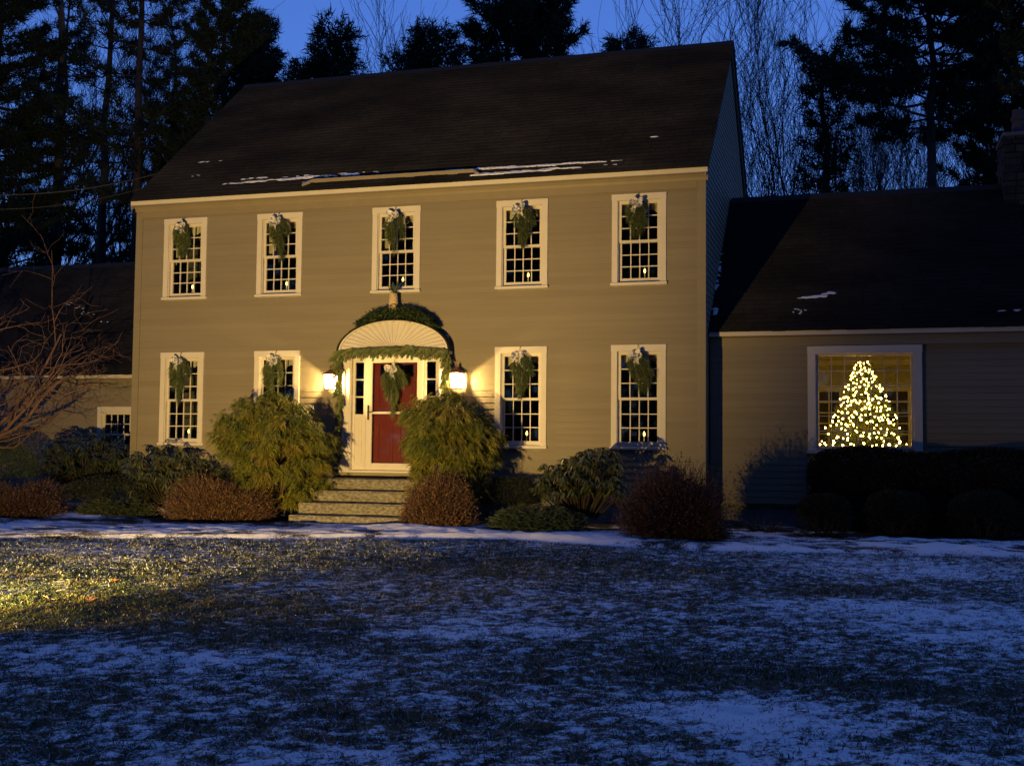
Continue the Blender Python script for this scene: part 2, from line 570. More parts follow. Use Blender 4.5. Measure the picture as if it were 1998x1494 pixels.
def blades(n, y0, y1, rng, lmin, lmax, wid):
    x = rng.uniform(-5.5, 11.5, n*3)
    y = rng.uniform(y0, y1, n*3)
    d = (x-CAM[0])*_F[0]+(y-CAM[1])*_F[1]
    lat = ((x-CAM[0])*_R[0]+(y-CAM[1])*_R[1])/np.maximum(d, 0.1)
    ok = (np.abs(lat) < 0.50) & (y < lawn_edge(x)-0.02) & (d > 3.0)
    x, y = x[ok], y[ok]
    s = lawn_snow(x, y)
    ok = rng.random(len(x)) < np.clip(1.3-1.4*np.clip(s-0.25, 0, 1)*1.5, 0.20, 1)
    x, y, s = x[ok][:n], y[ok][:n], s[ok][:n]
    k = len(x)
    z = lawn_z(x, y, s)-0.004
    P = np.stack([x, y, z], 1)
    az = rng.uniform(0, 2*math.pi, k)+2.2*N2(x*2.2, y*2.2)
    el = np.clip(rng.normal(0.62, 0.35, k), 0.08, 1.4)
    D = np.stack([np.cos(az)*np.cos(el), np.sin(az)*np.cos(el), np.sin(el)], 1)
    clump = N3.fbm(x*4.5, y*4.5, 3)
    L = rng.uniform(lmin, lmax, k)*(0.55+0.9*clump)*(1-0.45*np.clip((s-0.5)*2, 0, 1))
    u = rng.random(k)
    straw = N1.fbm(x*1.6+20, y*1.6, 3)
    frost = np.clip(0.30+0.8*(s-0.40), 0.14, 0.75)
    T = mixcol([(0.034, 0.054, 0.020), (0.068, 0.086, 0.032), (0.046, 0.066, 0.03)], k, rng, 0.25)
    st = u < np.clip((straw-0.47)*4.0, 0.03, 0.55)
    T[st] = mixcol([(0.17, 0.145, 0.060), (0.12, 0.095, 0.042), (0.15, 0.15, 0.052)], int(st.sum()), rng, 0.18)
    T *= (0.6+0.8*N2.fbm(x*6, y*6+31, 3))[:, None]
    pl = onZ(150, 1170, -0.08)
    frost = frost*(1-0.93*np.exp(-((x-pl[0])/2.6)**2-((y-pl[1])/2.4)**2))
    fr = rng.random(k) < frost
    T[fr] = mixcol([(0.50, 0.53, 0.57), (0.34, 0.37, 0.38), (0.62, 0.65, 0.70)], int(fr.sum()), rng, 0.15)
    return leaf_arrays(P, D, L, wid*rng.uniform(0.7, 1.3, k), 0.35, T, rng, flat=(0, 0, 1))
rng = np.random.default_rng(5)
a1 = blades(140000, -15.6, -10.5, rng, 0.028, 0.062, 0.0042)
a2 = blades(165000, -10.5, -6.5, rng, 0.024, 0.055, 0.0044)
a3 = blades(105000, -6.5, -2.9, rng, 0.026, 0.06, 0.0058)
V = np.concatenate([a1[0], a2[0], a3[0]])
T = np.concatenate([a1[1], a2[1], a3[1]])
o = link('grass', leaf_mesh('grass', V, T, M_GRASS))
tag(o, 'short frosted grass blades covering the lawn', 'grass', kind='stuff')

# --- the snowy planting bed between lawn and house
bx = np.arange(-14.0, 14.0, 0.05)
t = np.linspace(0, 1, 150)
BX = np.broadcast_to(bx[None], (len(t), len(bx))).copy()
BE = lawn_edge(BX)-0.16
BYB = np.where(BX < -5.35, 1.98, np.where(BX > 5.52, 0.58, -0.03))
BY = BE+(BYB-BE)*t[:, None]
dfe = BY-lawn_edge(BX)
bs = 0.56+0.75*(N1.fbm(BX*0.9+7, BY*1.5, 3)-0.5)+0.8*(N2.fbm(BX*5, BY*6, 4)-0.5)
bs = bs-0.30*np.clip((dfe-1.7)/1.2, 0, 1)
BZ = gz(BX, BY)-0.05+0.085*np.clip((dfe+0.12)/0.3, 0, 1)+0.06*np.clip(dfe/0.5, 0, 1)*N2.fbm(BX*1.8, BY*1.8, 3)+0.05*np.clip(bs-0.4, 0, 0.5)+0.03*(N3.fbm(BX*9, BY*9, 3)-0.5)*np.clip(dfe/0.3, 0, 1)
for px, py, sx, sy, h in [(300, 1012, 0.33, 0.30, 0.17), (800, 1040, 0.9, 0.35, 0.06), (1040, 1055, 1.0, 0.4, 0.05), (150, 1015, 0.8, 0.4, 0.06)]:
    p = onZ(px, py, 0.0)
    g = np.exp(-((BX-p[0])/sx)**2-((BY-p[1])/sy)**2)
    BZ = BZ+h*g
    bs = bs+0.5*g
for cx, cy, r in [(-2.2, -1.9, 0.8), (1.6, -1.9, 0.8), (5.6, -2.5, 1.0), (7.4, -1.3, 0.55), (8.5, -0.75, 0.55), (9.75, -0.7, 0.55), (3.1, -1.7, 0.8)]:
    bs = bs-0.45*np.exp(-((BX-cx)/r)**2-((BY-cy)/(r*0.8))**2)
M_BED = snowmat('bed_mulch', (0.018, 0.013, 0.009), (0.05, 0.034, 0.022), sharp=(0.40, 0.50))
o = link('garden_bed', grid_mesh('garden_bed', BX, BY, BZ, bs, M_BED))
tag(o, 'planting bed of dark mulch under crusted snow along the house', 'garden bed', kind='structure')

# --- trodden front path from the steps along the lawn
px_ = np.linspace(-12, 1.25, 220)
tt = np.linspace(0, 1, 26)
PX = np.broadcast_to(px_[None], (26, 220)).copy()
edge = lawn_edge(PX)
wid = 0.62+0.28*np.clip((PX+1.2)/1.2, 0, 1)*2.3
wid = np.where(PX > 0.9, wid*np.clip((1.25-PX)/0.35, 0.02, 1), wid)
PY = edge+0.06+wid*tt[:, None]
PY = np.minimum(PY, np.where(PX > -1.0, -1.96, 9))
ps = 0.40+0.6*(N1.fbm(PX*1.1, PY*2.2, 3)-0.5)+0.6*(N2.fbm(PX*4, PY*8, 4)-0.5)-0.22*np.clip((PY+2.5)/0.4, 0, 1)
PZ = gz(PX, PY)+0.055+0.012*(N3.fbm(PX*6, PY*6, 3)-0.5)-0.12*np.clip(1-tt/0.14, 0, 1)[:, None]-0.11*np.clip((tt-0.86)/0.14, 0, 1)[:, None]-0.12*np.clip((PX-0.75)/0.4, 0, 1)
o = link('path', grid_mesh('path', PX, PY, PZ, ps, snowmat('path_stone', (0.06, 0.055, 0.05), (0.13, 0.12, 0.11), sharp=(0.38, 0.58))))
tag(o, 'trodden snowy front path at the foot of the granite steps', 'path', kind='structure')

# ================================================================== THE HOUSE
WX0, WX1 = -5.385, 5.50           # main block walls
RIDGE_Y, RIDGE_Z, EAVE_Y, EAVE_Z = 3.957, 9.515, -0.18, 6.0
REAR = 2*RIDGE_Y
COLX = [-4.32, -2.326, 0.0, 2.35, 4.401]
WW = 0.922
UT, UB, LT, LB = 5.625, 4.07, 3.066, 1.313
EXPO = 0.107
house = thing('house', 'two-storey tan clapboard colonial house with gabled wings, lit by floodlight and lanterns', 'house')

# openings in the front wall: (x0,x1,z0,z1)
def opening(xc, zt, zb):
    return (xc-WW/2+0.09, xc+WW/2-0.09, zb+0.05, zt-0.10)
OPEN = [opening(x, UT, UB) for x in COLX]+[opening(x, LT, LB) for i, x in enumerate(COLX) if i != 2]
OPEN.append((-0.80, 0.83, 0.80, 2.98))     # entry
# what the boards must stop at (outer edge of the trim)
STOP = [(x-WW/2, x+WW/2, UB, UT) for x in COLX]+[(x-WW/2, x+WW/2, LB, LT) for i, x in enumerate(COLX) if i != 2]
STOP.append((-0.99, 1.03, 0.0, 3.05))
STOP.append((-0.97, 1.01, 3.04, 3.30))

def holed_wall(mb, x0, x1, z0, z1, y0, y1, holes):
    xs = sorted({x0, x1, *[h[0] for h in holes], *[h[1] for h in holes]})
    zs = sorted({z0, z1, *[h[2] for h in holes], *[h[3] for h in holes]})
    for i in range(len(xs)-1):
        zz = None
        for j in range(len(zs)-1):
            cx, cz = (xs[i]+xs[i+1])/2, (zs[j]+zs[j+1])/2
            solid = not any(h[0] < cx < h[1] and h[2] < cz < h[3] for h in holes)
            if solid and zz is None:
                zz = zs[j]
            if zz is not None and (not solid or j == len(zs)-2):
                mb.box((xs[i], y0, zz), (xs[i+1], y1, zs[j] if not solid else zs[j+1]))
                zz = None
    return mb

# shared clapboard: 1 m long, scaled along its length
_cb = MB().prism([(-0.0150, -0.004), (-0.004, EXPO+0.012), (0.0, EXPO+0.012), (0.0, -0.004)], 0, 0.0, 1.0).mesh('clapboard', M_SIDING)
def clap(parent, x0, x1, y, z):
    o = link('clapboard', _cb, parent, (x0, y, z))
    o.scale = (x1-x0, 1, 1)
    return o
def clad(parent, x0, x1, z0, z1, y, stops):
    n = int(math.ceil((z1-z0)/EXPO-0.01))
    for i in range(n):
        z = z0+i*EXPO
        a, b = z+0.004, min(z+EXPO, z1)-0.004
        cuts = sorted((max(s[0], x0), min(s[1], x1)) for s in stops if s[2] < b and s[3] > a and s[1] > x0 and s[0] < x1)
        x = x0
        for c0, c1 in cuts:
            if c0-x > 0.02:
                clap(parent, x, c0-0.001, y, z)
            x = max(x, c1+0.001)
        if x1-x > 0.02:
            clap(parent, x, x1, y, z)

# --- main front wall
front = holed_wall(MB(), WX0+0.01, WX1-0.01, 0.48, 5.86, 0.002, 0.16, OPEN).build('front_wall', M_SHEATH, house)
front['label'] = 'tan clapboard front wall around the red door'
clad(front, WX0+0.12, WX1-0.12, 0.50, 5.66, 0.0, STOP)
for x0, x1 in ((WX0-0.022, WX0+0.118), (WX1-0.118, WX1+0.022)):
    MB().box((x0, -0.028, 0.46), (x1, 0.118, 5.80)).build('corner_board', M_SIDING, front)
MB().box((WX0+0.118, -0.035, 5.665), (WX1-0.118, 0.0, 5.86)).build('frieze_board', M_TRIM_TAN, front)
MB().box((WX0+0.03, 0.012, -0.3), (WX1-0.03, 0.2, 0.482)).build('foundation', M_CONC, house)
# water table
MB().box((WX0-0.02, -0.03, 0.43), (WX1+0.02, 0.001, 0.495)).build('water_table', M_SIDING, house)

# --- gable ends and rear
def zroof(y):
    return RIDGE_Z-(RIDGE_Z-EAVE_Z)/(RIDGE_Y-EAVE_Y)*abs(y-RIDGE_Y)
gpoly = [(0.165, 0.48), (REAR-0.16, 0.48), (REAR-0.16, 5.86), (REAR-0.1, zroof(REAR-0.1)-0.22), (RIDGE_Y, RIDGE_Z-0.22), (0.165, zroof(0.165)-0.22)]
gw = MB().prism(gpoly, 0, WX1-0.16, WX1-0.012).build('gable_wall', M_SHEATH, house)
gw['label'] = 'shaded clapboard gable end beside the lower wing'
MB().prism(gpoly, 0, WX0+0.012, WX0+0.16).build('gable_wall', M_SHEATH, house)
MB().box((WX0+0.02, REAR-0.155, 0.48), (WX1-0.02, REAR, 5.86)).build('rear_wall', M_SHEATH, house)
MB().box((WX0+0.03, 0.21, -0.3), (WX1-0.03, REAR-0.05, 0.47)).build('foundation', M_CONC, house)
# the foreshortened gable boards, joined
mb = MB()
for k in range(int((RIDGE_Z-0.3-0.50)/EXPO)):
    z = 0.50+k*EXPO
    y0, y1 = 0.12, REAR-0.02
    if z+EXPO > zroof(0.12)-0.2:
        dy = (RIDGE_Z-0.2-(z+EXPO))/((RIDGE_Z-EAVE_Z)/(RIDGE_Y-EAVE_Y))
        y0, y1 = RIDGE_Y-dy, RIDGE_Y+dy
    if y1-y0 < 0.05:
        break
    for sx, X in ((1, WX1), (-1, WX0)):
        pts = [(0.0, z-0.004), (0.0185*sx, z-0.004), (0.005*sx, z+EXPO+0.012), (0.0, z+EXPO+0.012)]
        mb.prism([(X-0.011*sx+p[0], p[1]) for p in pts], 1, y0, y1)
o = mb.build('gable_siding', M_SIDING, gw)
o['kind'] = 'stuff'
# rake boards
sl = (RIDGE_Z-EAVE_Z)/(RIDGE_Y-EAVE_Y)
for X, s in ((WX1+0.012, 1), (WX0-0.012, -1)):
    for side in (-1, 1):
        ye = EAVE_Y if side < 0 else REAR-EAVE_Y
        poly = [(ye, EAVE_Z-0.19), (RIDGE_Y, RIDGE_Z-0.19), (RIDGE_Y, RIDGE_Z-0.03), (ye, EAVE_Z-0.03)]
        MB().prism(poly, 0, X, X+s*0.035).build('rake_board', M_TRIM_TAN, house)

# --- inside of the main block: floors, ceilings and partitions
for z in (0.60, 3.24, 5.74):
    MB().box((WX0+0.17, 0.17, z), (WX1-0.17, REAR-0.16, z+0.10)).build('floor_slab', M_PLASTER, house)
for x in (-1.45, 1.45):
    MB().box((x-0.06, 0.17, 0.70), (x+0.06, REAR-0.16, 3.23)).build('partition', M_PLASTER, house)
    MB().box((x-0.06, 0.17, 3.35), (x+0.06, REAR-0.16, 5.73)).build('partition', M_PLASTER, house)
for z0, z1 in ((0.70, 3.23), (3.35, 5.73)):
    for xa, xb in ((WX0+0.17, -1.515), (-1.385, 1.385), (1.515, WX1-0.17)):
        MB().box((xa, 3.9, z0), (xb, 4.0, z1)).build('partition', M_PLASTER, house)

# --- roofs
def shingle_mesh(name, x0, x1, ye, ze, yr, zr, expo=0.14, seed=0, lift=0.012):
    """courses of separate tabs on a sloping plane, laid from eave to ridge"""
    r = np.random.default_rng(seed)
    Ls = math.hypot(yr-ye, zr-ze)
    dv = np.array([0, (yr-ye)/Ls, (zr-ze)/Ls])
    nv = np.array([0, -dv[2], dv[1]]) if yr > ye else np.array([0, dv[2], -dv[1]])
    if nv[2] < 0:
        nv = -nv
    rows = int(Ls/expo)+1
    V, T, loops, starts = [], [], [], []
    for i in range(rows):
        s0 = i*expo-0.02
        s1 = min((i+1)*expo+0.03, Ls)
        x = x0-r.uniform(0, 0.3)
        while x < x1-0.01:
            wd = r.choice([0.17, 0.24, 0.33])
            a, b = max(x, x0), min(x+wd-0.006, x1)
            x += wd
            if b-a < 0.02:
                continue
            jit = r.uniform(-0.012, 0.012)
            th = lift+r.uniform(0.0, 0.006)
            n = len(V)
            for (xx, ss, hh) in ((a, s0+jit, 0.001), (b, s0+jit, 0.001), (a, s0+jit, th), (b, s0+jit, th), (b, s1, 0.003), (a, s1, 0.003)):
                V.append(np.array([xx, ye, ze])+dv*ss+nv*hh)
            g = r.uniform(0.72, 1.0)
            warm = r.uniform(-0.001, 0.001)
            T += [(0.0165*g+warm, 0.0155*g, 0.0160*g-warm*0.5)]*6
            for f in ((0, 1, 3, 2), (2, 3, 4, 5)):
                starts.append(len(loops))
                loops += [n+q for q in f]
    return mesh_np(name, np.array(V), loops, starts, M_SHINGLE, tint=np.array(T))

RX0, RX1 = WX0-0.05, WX1+0.07
def gable_roof(x0, x1, ye, ze, yr, zr, seed, name='roof'):
    mb = MB()
    yb = 2*yr-ye
    mb.prism([(ye, ze-0.028), (yr, zr-0.028), (yb, ze-0.028), (yb, ze-0.15), (yr, zr-0.15), (ye, ze-0.15)][0:3]+[(yb, ze-0.10), (yr, zr-0.12), (ye, ze-0.10)], 0, x0, x1)
    rf = mb.build(name, M_ROOFDECK, house)
    s = link('shingle_courses', shingle_mesh('shingle_courses', x0-0.012, x1+0.012, ye-0.02, ze-0.022, yr, zr-0.024, seed=seed), rf)
    s['kind'] = 'stuff'
    s = link('shingle_courses', shingle_mesh('shingle_courses', x0-0.012, x1+0.012, yb+0.02, ze-0.022, yr, zr-0.024, seed=seed+1, expo=0.28), rf)
    s['kind'] = 'stuff'
    # ridge caps
    r = np.random.default_rng(seed+2)
    mb = MB()
    x = x0
    while x < x1:
        h = r.uniform(0, 0.008)
        mb.prism([(yr-0.13, zr-0.135*0.85+0.004), (yr, zr+0.014+h), (yr+0.13, zr-0.135*0.85+0.004), (yr, zr-0.02)], 0, x, min(x+0.24, x1))
        x += 0.22
    c = mb.build('ridge_cap', M_ROOFDECK, rf)
    return rf
main_roof = gable_roof(RX0, RX1, EAVE_Y, EAVE_Z, RIDGE_Y, RIDGE_Z, 21)
main_roof['label'] = 'steep dark asphalt shingle roof over the two-storey block'

# cornice of the main front: fascia, crown, soffit
MB().box((RX0, EAVE_Y-0.004, EAVE_Z-0.105), (RX1, EAVE_Y+0.03, EAVE_Z-0.030)).build('fascia', M_TRIM, house)
MB().prism([(EAVE_Y+0.03, EAVE_Z-0.105), (EAVE_Y+0.03, EAVE_Z-0.05), (0.0, EAVE_Z-0.05), (0.0, EAVE_Z-0.21), (-0.034, EAVE_Z-0.21), (-0.045, EAVE_Z-0.165), (-0.09, EAVE_Z-0.125)], 0, RX0+0.012, RX1-0.012).build('cornice', M_TRIM_TAN, house)

# rain diverter above the entry
dv = []
for px, py in ((608, 363), (924, 342)):
    p = onY(px, py, 0.02)
    dv.append(p[0])
zr = lambda y: EAVE_Z+sl*(y-EAVE_Y)
mb = MB()
mb.hexa([(dv[0], 0.00, zr(0.0)+0.002), (dv[1], 0.00, zr(0.0)+0.002), (dv[1], 0.012, zr(0.012)+0.002), (dv[0], 0.012, zr(0.012)+0.002),
         (dv[0], -0.012, zr(0.0)+0.075), (dv[1], -0.012, zr(0.0)+0.075), (dv[1], 0.0, zr(0.0)+0.08), (dv[0], 0.0, zr(0.0)+0.08)])
mb.hexa([(dv[1]+0.001, 0.0, zr(0)+0.002), (dv[1]+0.16, -0.10, zr(-0.1)+0.002), (dv[1]+0.16, -0.088, zr(-0.088)+0.002), (dv[1]+0.001, 0.012, zr(0.012)+0.002),
         (dv[1]+0.001, -0.012, zr(0.0)+0.068), (dv[1]+0.16, -0.11, zr(-0.1)+0.05), (dv[1]+0.16, -0.098, zr(-0.1)+0.052), (dv[1]+0.001, 0.0, zr(0.0)+0.073)])
mb.hexa([(dv[0]-0.14, -0.09, zr(-0.09)+0.002), (dv[0]-0.001, 0.0, zr(0)+0.002), (dv[0]-0.001, 0.012, zr(0.012)+0.002), (dv[0]-0.14, -0.078, zr(-0.078)+0.002),
         (dv[0]-0.14, -0.10, zr(-0.09)+0.05), (dv[0]-0.001, -0.012, zr(0.0)+0.068), (dv[0]-0.001, 0.0, zr(0.0)+0.073), (dv[0]-0.14, -0.088, zr(-0.09)+0.052)])
mb.build('rain_diverter', M_TRIM_TAN, house)

# --- windows
_pane_cache = {}
def pane_mesh(wd, ht):
    k = (round(wd, 4), round(ht, 4))
    if k not in _pane_cache:
        _pane_cache[k] = MB().box((-wd/2, -0.0015, -ht/2), (wd/2, 0.0015, ht/2)).mesh('pane', M_GLASS)
    return _pane_cache[k]
def sash(parent, x0, x1, z0, z1, y, cols, rows, stile=0.045, top=0.05, bot=0.05, mun=0.018, thick=0.035):
    mb = MB()
    mb.box((x0, y, z0), (x0+stile, y+thick, z1)).box((x1-stile, y, z0), (x1, y+thick, z1))
    mb.box((x0+stile, y+0.001, z0), (x1-stile, y+thick-0.001, z0+bot)).box((x0+stile, y+0.001, z1-top), (x1-stile, y+thick-0.001, z1))
    gx0, gx1, gz0, gz1 = x0+stile, x1-stile, z0+bot, z1-top
    cw, rh = (gx1-gx0)/cols, (gz1-gz0)/rows
    for i in range(1, cols):
        x = gx0+i*cw
        mb.box((x-mun/2, y+0.006, gz0), (x+mun/2, y+thick-0.006, gz1))
    for j in range(1, rows):
        z = gz0+j*rh
        mb.box((gx0, y+0.008, z-mun/2), (gx1, y+thick-0.008, z+mun/2))
    s = mb.build('sash', M_TRIM, parent)
    pm = pane_mesh(cw-mun*0.9, rh-mun*0.9)
    for i in range(cols):
        for j in range(rows):
            o = link('pane', pm, parent, (gx0+(i+0.5)*cw, y+thick*0.55, gz0+(j+0.5)*rh))
            o.rotation_euler = (random.uniform(-0.004, 0.004), 0, random.uniform(-0.004, 0.004))
    return s
def window(xc, zt, zb, y, cols=4, rows=3, ww=WW):
    x0, x1 = xc-ww/2, xc+ww/2
    c = 0.098
    mb = MB()
    mb.box((x0, y-0.032, zb+0.05), (x0+c, y+0.02, zt-0.108)).box((x1-c, y-0.032, zb+0.05), (x1, y+0.02, zt-0.108))
    mb.box((x0-0.006, y-0.036, zt-0.108), (x1+0.006, y+0.02, zt))
    # jambs
    mb.box((x0+c-0.004, y+0.0, zb+0.05), (x0+c+0.012, y+0.13, zt-0.10)).box((x1-c-0.012, y+0.0, zb+0.05), (x1-c+0.004, y+0.13, zt-0.10))
    mb.box((x0+c+0.012, y+0.021, zt-0.122), (x1-c-0.012, y+0.13, zt-0.104))
    wn_ = mb.build('window', M_TRIM, house)
    MB().box((x0-0.018, y-0.06, zb), (x1+0.018, y+0.10, zb+0.048)).build('sill', M_TRIM, wn_, bevel=0.004)
    zm = (zt-0.12+zb+0.05)/2
    xi0, xi1 = x0+c+0.013, x1-c-0.013
    sash(wn_, xi0, xi1, zm-0.012, zt-0.123, y+0.022, cols, rows, top=0.042, bot=0.042)
    sash(wn_, xi0, xi1, zb+0.055, zm+0.028, y+0.062, cols, rows, top=0.042, bot=0.075)
    return wn_
for i, x in enumerate(COLX):
    window(x, UT, UB, 0.0)
for i, x in enumerate(COLX):
    if i != 2:
        window(x, LT, LB, 0.0)

# --- entry: pilasters, sidelights, storm door, red door, threshold, fan hood
EX = 0.01
surround = MB()
for x0, x1 in ((-0.985, -0.81), (0.845, 1.02)):
    surround.box((x0, -0.06, 0.90), (x1, 0.0, 3.0))
    surround.box((x0-0.012, -0.075, 0.90), (x1+0.012, -0.001, 1.12))
    surround.box((x0+0.03, -0.072, 1.20), (x0+0.05, -0.055, 2.86)).box((x1-0.05, -0.072, 1.20), (x1-0.03, -0.055, 2.86))
surround.box((-0.985, -0.055, 3.002), (1.02, 0.0, 3.30))
surround.box((-0.809, -0.03, 2.93), (0.844, 0.03, 3.001))
sr = surround.build('door_surround', M_TRIM, house)
for x0, x1 in ((-0.80, -0.545), (0.565, 0.83)):
    sl_ = MB()
    zb_ = 1.90
    st = 0.045
    sl_.box((x0, 0.0, 0.90), (x0+st, 0.05, 2.93)).box((x1-st, 0.0, 0.90), (x1, 0.05, 2.93))
    sl_.box((x0+st, 0.001, 2.83), (x1-st, 0.049, 2.93)).box((x0+st, 0.001, zb_-0.06), (x1-st, 0.049, zb_)).box((x0+st, 0.001, 0.90), (x1-st, 0.049, 1.02))
    sl_.box((x0+st, 0.012, 1.02), (x1-st, 0.045, zb_-0.06))
    sl_.box((x0+st+0.03, 0.004, 1.06), (x1-st-0.03, 0.012, 1.42)).box((x0+st+0.03, 0.004, 1.47), (x1-st-0.03, 0.012, 1.80))
    for k in (1, 2):
        z = zb_+(2.83-zb_)*k/3
        sl_.box((x0+st, 0.006, z-0.012), (x1-st, 0.044, z+0.012))
    side = sl_.build('sidelight', M_TRIM, house)
    pm = pane_mesh(x1-x0-2*st-0.002, (2.83-zb_)/3-0.02)
    for k in range(3):
        link('pane', pm, side, ((x0+x1)/2, 0.028, zb_+(2.83-zb_)*(k+0.5)/3))
DX0, DX1 = -0.535, 0.555
storm = MB()
storm.box((DX0, -0.02, 0.905), (DX0+0.115, 0.025, 2.93)).box((DX1-0.115, -0.02, 0.905), (DX1, 0.025, 2.93))
storm.box((DX0+0.115, -0.019, 2.82), (DX1-0.115, 0.024, 2.93)).box((DX0+0.115, -0.019, 0.905), (DX1-0.115, 0.024, 1.03))
storm.box((DX0+0.115, -0.012, 1.905), (DX1-0.115, 0.02, 1.945))
sd = storm.build('storm_door', M_TRIM, house, bevel=0.004)
gx = (DX0+DX1)/2
gwid = DX1-DX0-0.232
link('pane', pane_mesh(gwid, 0.872), sd, (gx, 0.004, 1.468))
link('pane', pane_mesh(gwid, 0.872), sd, (gx, 0.004, 2.383))
hd = MB()
hd.box((DX0+0.035, -0.034, 1.80), (DX0+0.068, -0.021, 2.06))
hd.tube([(DX0+0.052, -0.034, 1.93), (DX0+0.055, -0.075, 1.93), (DX0+0.08, -0.085, 1.932), (DX0+0.17, -0.082, 1.945)], [0.011, 0.011, 0.010, 0.008], 8)
hd.build('handle', M_IRON, sd)
red = MB()
RXa, RXb = DX0+0.06, DX1-0.06
red.box((RXa, 0.095, 0.92), (RXb, 0.14, 2.57)).box((RXa, 0.096, 2.79), (RXb, 0.139, 2.90))
for a, b in ((RXa, RXa+0.16), (gx-0.05, gx+0.05), (RXb-0.16, RXb)):
    red.box((a, 0.0965, 2.57), (b, 0.1385, 2.79))
fd = red.build('front_door', M_RED, house)
fd['label'] = 'red panelled front door behind the storm door'
for a, b in ((RXa+0.13, gx-0.06), (gx+0.06, RXb-0.13)):
    for z0, z1 in ((1.08, 1.70), (1.88, 2.47)):
        p = MB()
        p.box((a, 0.078, z0), (b, 0.094, z0+0.03)).box((a, 0.078, z1-0.03), (b, 0.094, z1)).box((a, 0.079, z0+0.03), (a+0.03, 0.094, z1-0.03)).box((b-0.03, 0.079, z0+0.03), (b, 0.094, z1-0.03))
        p.box((a+0.055, 0.084, z0+0.055), (b-0.055, 0.094, z1-0.055))
        p.build('panel', M_RED, fd)
for a, b in ((RXa+0.16, gx-0.05), (gx+0.05, RXb-0.16)):
    link('pane', pane_mesh(b-a-0.004, 0.214), fd, ((a+b)/2, 0.118, 2.68))
MB().box((-0.99, -0.13, 0.862), (1.02, 0.14, 0.899)).build('threshold', M_TRIM, house, bevel=0.005)
MB().box((-0.98, -0.05, 0.765), (1.01, 0.10, 0.861)).build('threshold_riser', M_SIDING, house)

# fan hood: half-ellipse face with sunburst flutes, shallow barrel roof
HC, HA, HZ, HH, HY = 0.045, 1.04, 3.0, 0.55, -0.20
hood_e = lambda a, k=1.0: (HC+HA*k*math.cos(a), HZ+HH*k*math.sin(a))
n = 36
mb = MB()
poly = [hood_e(math.pi*i/n) for i in range(n+1)]
mb.prism(poly, 1, HY, -0.002)
hood = mb.build('door_hood', M_TRIM, house)
for i in range(23):      # raised sunburst ribs
    a0 = math.pi*(i+0.5-0.33)/23
    a1 = math.pi*(i+0.5+0.33)/23
    am = (a0+a1)/2
    p = [hood_e(a0, 0.16), hood_e(am, 0.15), hood_e(a1, 0.16), hood_e(a1, 0.94), hood_e(am, 0.955), hood_e(a0, 0.94)]
    q = MB()
    k = len(p)
    back = [(x, HY-0.001, z) for x, z in p]
    frontp = [(HC+(x-HC)*1.0, HY-(0.024 if j in (1, 4) else 0.006), z) for j, (x, z) in enumerate(p)]
    q.v = back+frontp
    q.f = [(0, 1, 4, 5), (1, 2, 3, 4), (6, 7, 10, 11), (7, 8, 9, 10)]+[(j, (j+1) % 6, 6+(j+1) % 6, 6+j) for j in range(6)]
    q.build('fan_rib', M_TRIM, hood)
mb = MB()       # barrel roof of the hood
outer = [hood_e(math.pi*i/n, 1.035) for i in range(n+1)]
inner = [hood_e(math.pi*i/n, 1.004) for i in range(n+1)]
V = []
for y in (HY-0.05, 0.0):
    V += [(x, y, z) for x, z in outer]+[(x, y, z) for x, z in inner]
m = n+1
mb.v = V
for i in range(n):
    mb.f += [(i, i+1, m+i+1, m+i), (2*m+i, 3*m+i, 3*m+i+1, 2*m+i+1), (i, 2*m+i, 2*m+i+1, i+1), (m+i, m+i+1, 3*m+i+1, 3*m+i)]
mb.f += [(0, m, 3*m, 2*m), (n, 2*m+n, 3*m+n, m+n)]
mb.build('hood_roof', M_ROOFDECK, hood)
mb = MB()
prof = [hood_e(math.pi*i/n, 1.0) for i in range(n+1)]
inn = [hood_e(math.pi*i/n, 0.965) for i in range(n+1)]
V = []
for y in (HY-0.035, HY+0.001):
    V += [(x, y, z) for x, z in prof]+[(x, y, z) for x, z in inn]
mb.v = V
for i in range(n):
    mb.f += [(i, i+1, m+i+1, m+i), (2*m+i, 3*m+i, 3*m+i+1, 2*m+i+1), (i, 2*m+i, 2*m+i+1, i+1), (m+i, m+i+1, 3*m+i+1, 3*m+i)]
mb.f += [(0, m, 3*m, 2*m), (n, 2*m+n, 3*m+n, m+n)]
mb.build('hood_trim', M_TRIM, hood)
MB().box((HC-HA-0.02, HY-0.03, HZ-0.05), (HC+HA+0.02, -0.056, HZ-0.001)).build('hood_base', M_TRIM, hood)

# --- right wing
GY0 = 0.60                   # its front wall
WE_Y, WE_Z, WR_Y = 0.42, 3.325, RIDGE_Y
WR_Z = 6.32
WGX1 = 10.62
PWX0, PWX1, PWZ1, PWZ0 = 7.123, 8.903, 3.04, 1.28     # picture window casing
wing = holed_wall(MB(), WX1+0.0, WGX1, 0.42, 3.22, GY0+0.002, GY0+0.15, [(PWX0+0.11, PWX1-0.11, PWZ0+0.08, PWZ1-0.10)]).build('wing_wall', M_SHEATH, house)
wing['label'] = 'lower wing wall of tan clapboards around the picture window'
wstops = [(PWX0, PWX1, PWZ0, PWZ1)]
SPL = PWX1+0.004
clad(wing, WX1+0.03, SPL, 0.45, 3.05, GY0-0.075, wstops)
clad(wing, SPL+0.01, WGX1, 0.45, 3.05, GY0, [])
holed_wall(MB(), WX1+0.031, SPL, 0.45, 3.05, GY0-0.0745, GY0+0.001, [(PWX0+0.11, PWX1-0.11, PWZ0+0.08, PWZ1-0.10)]).build('wall_furring', M_SHEATH, wing)
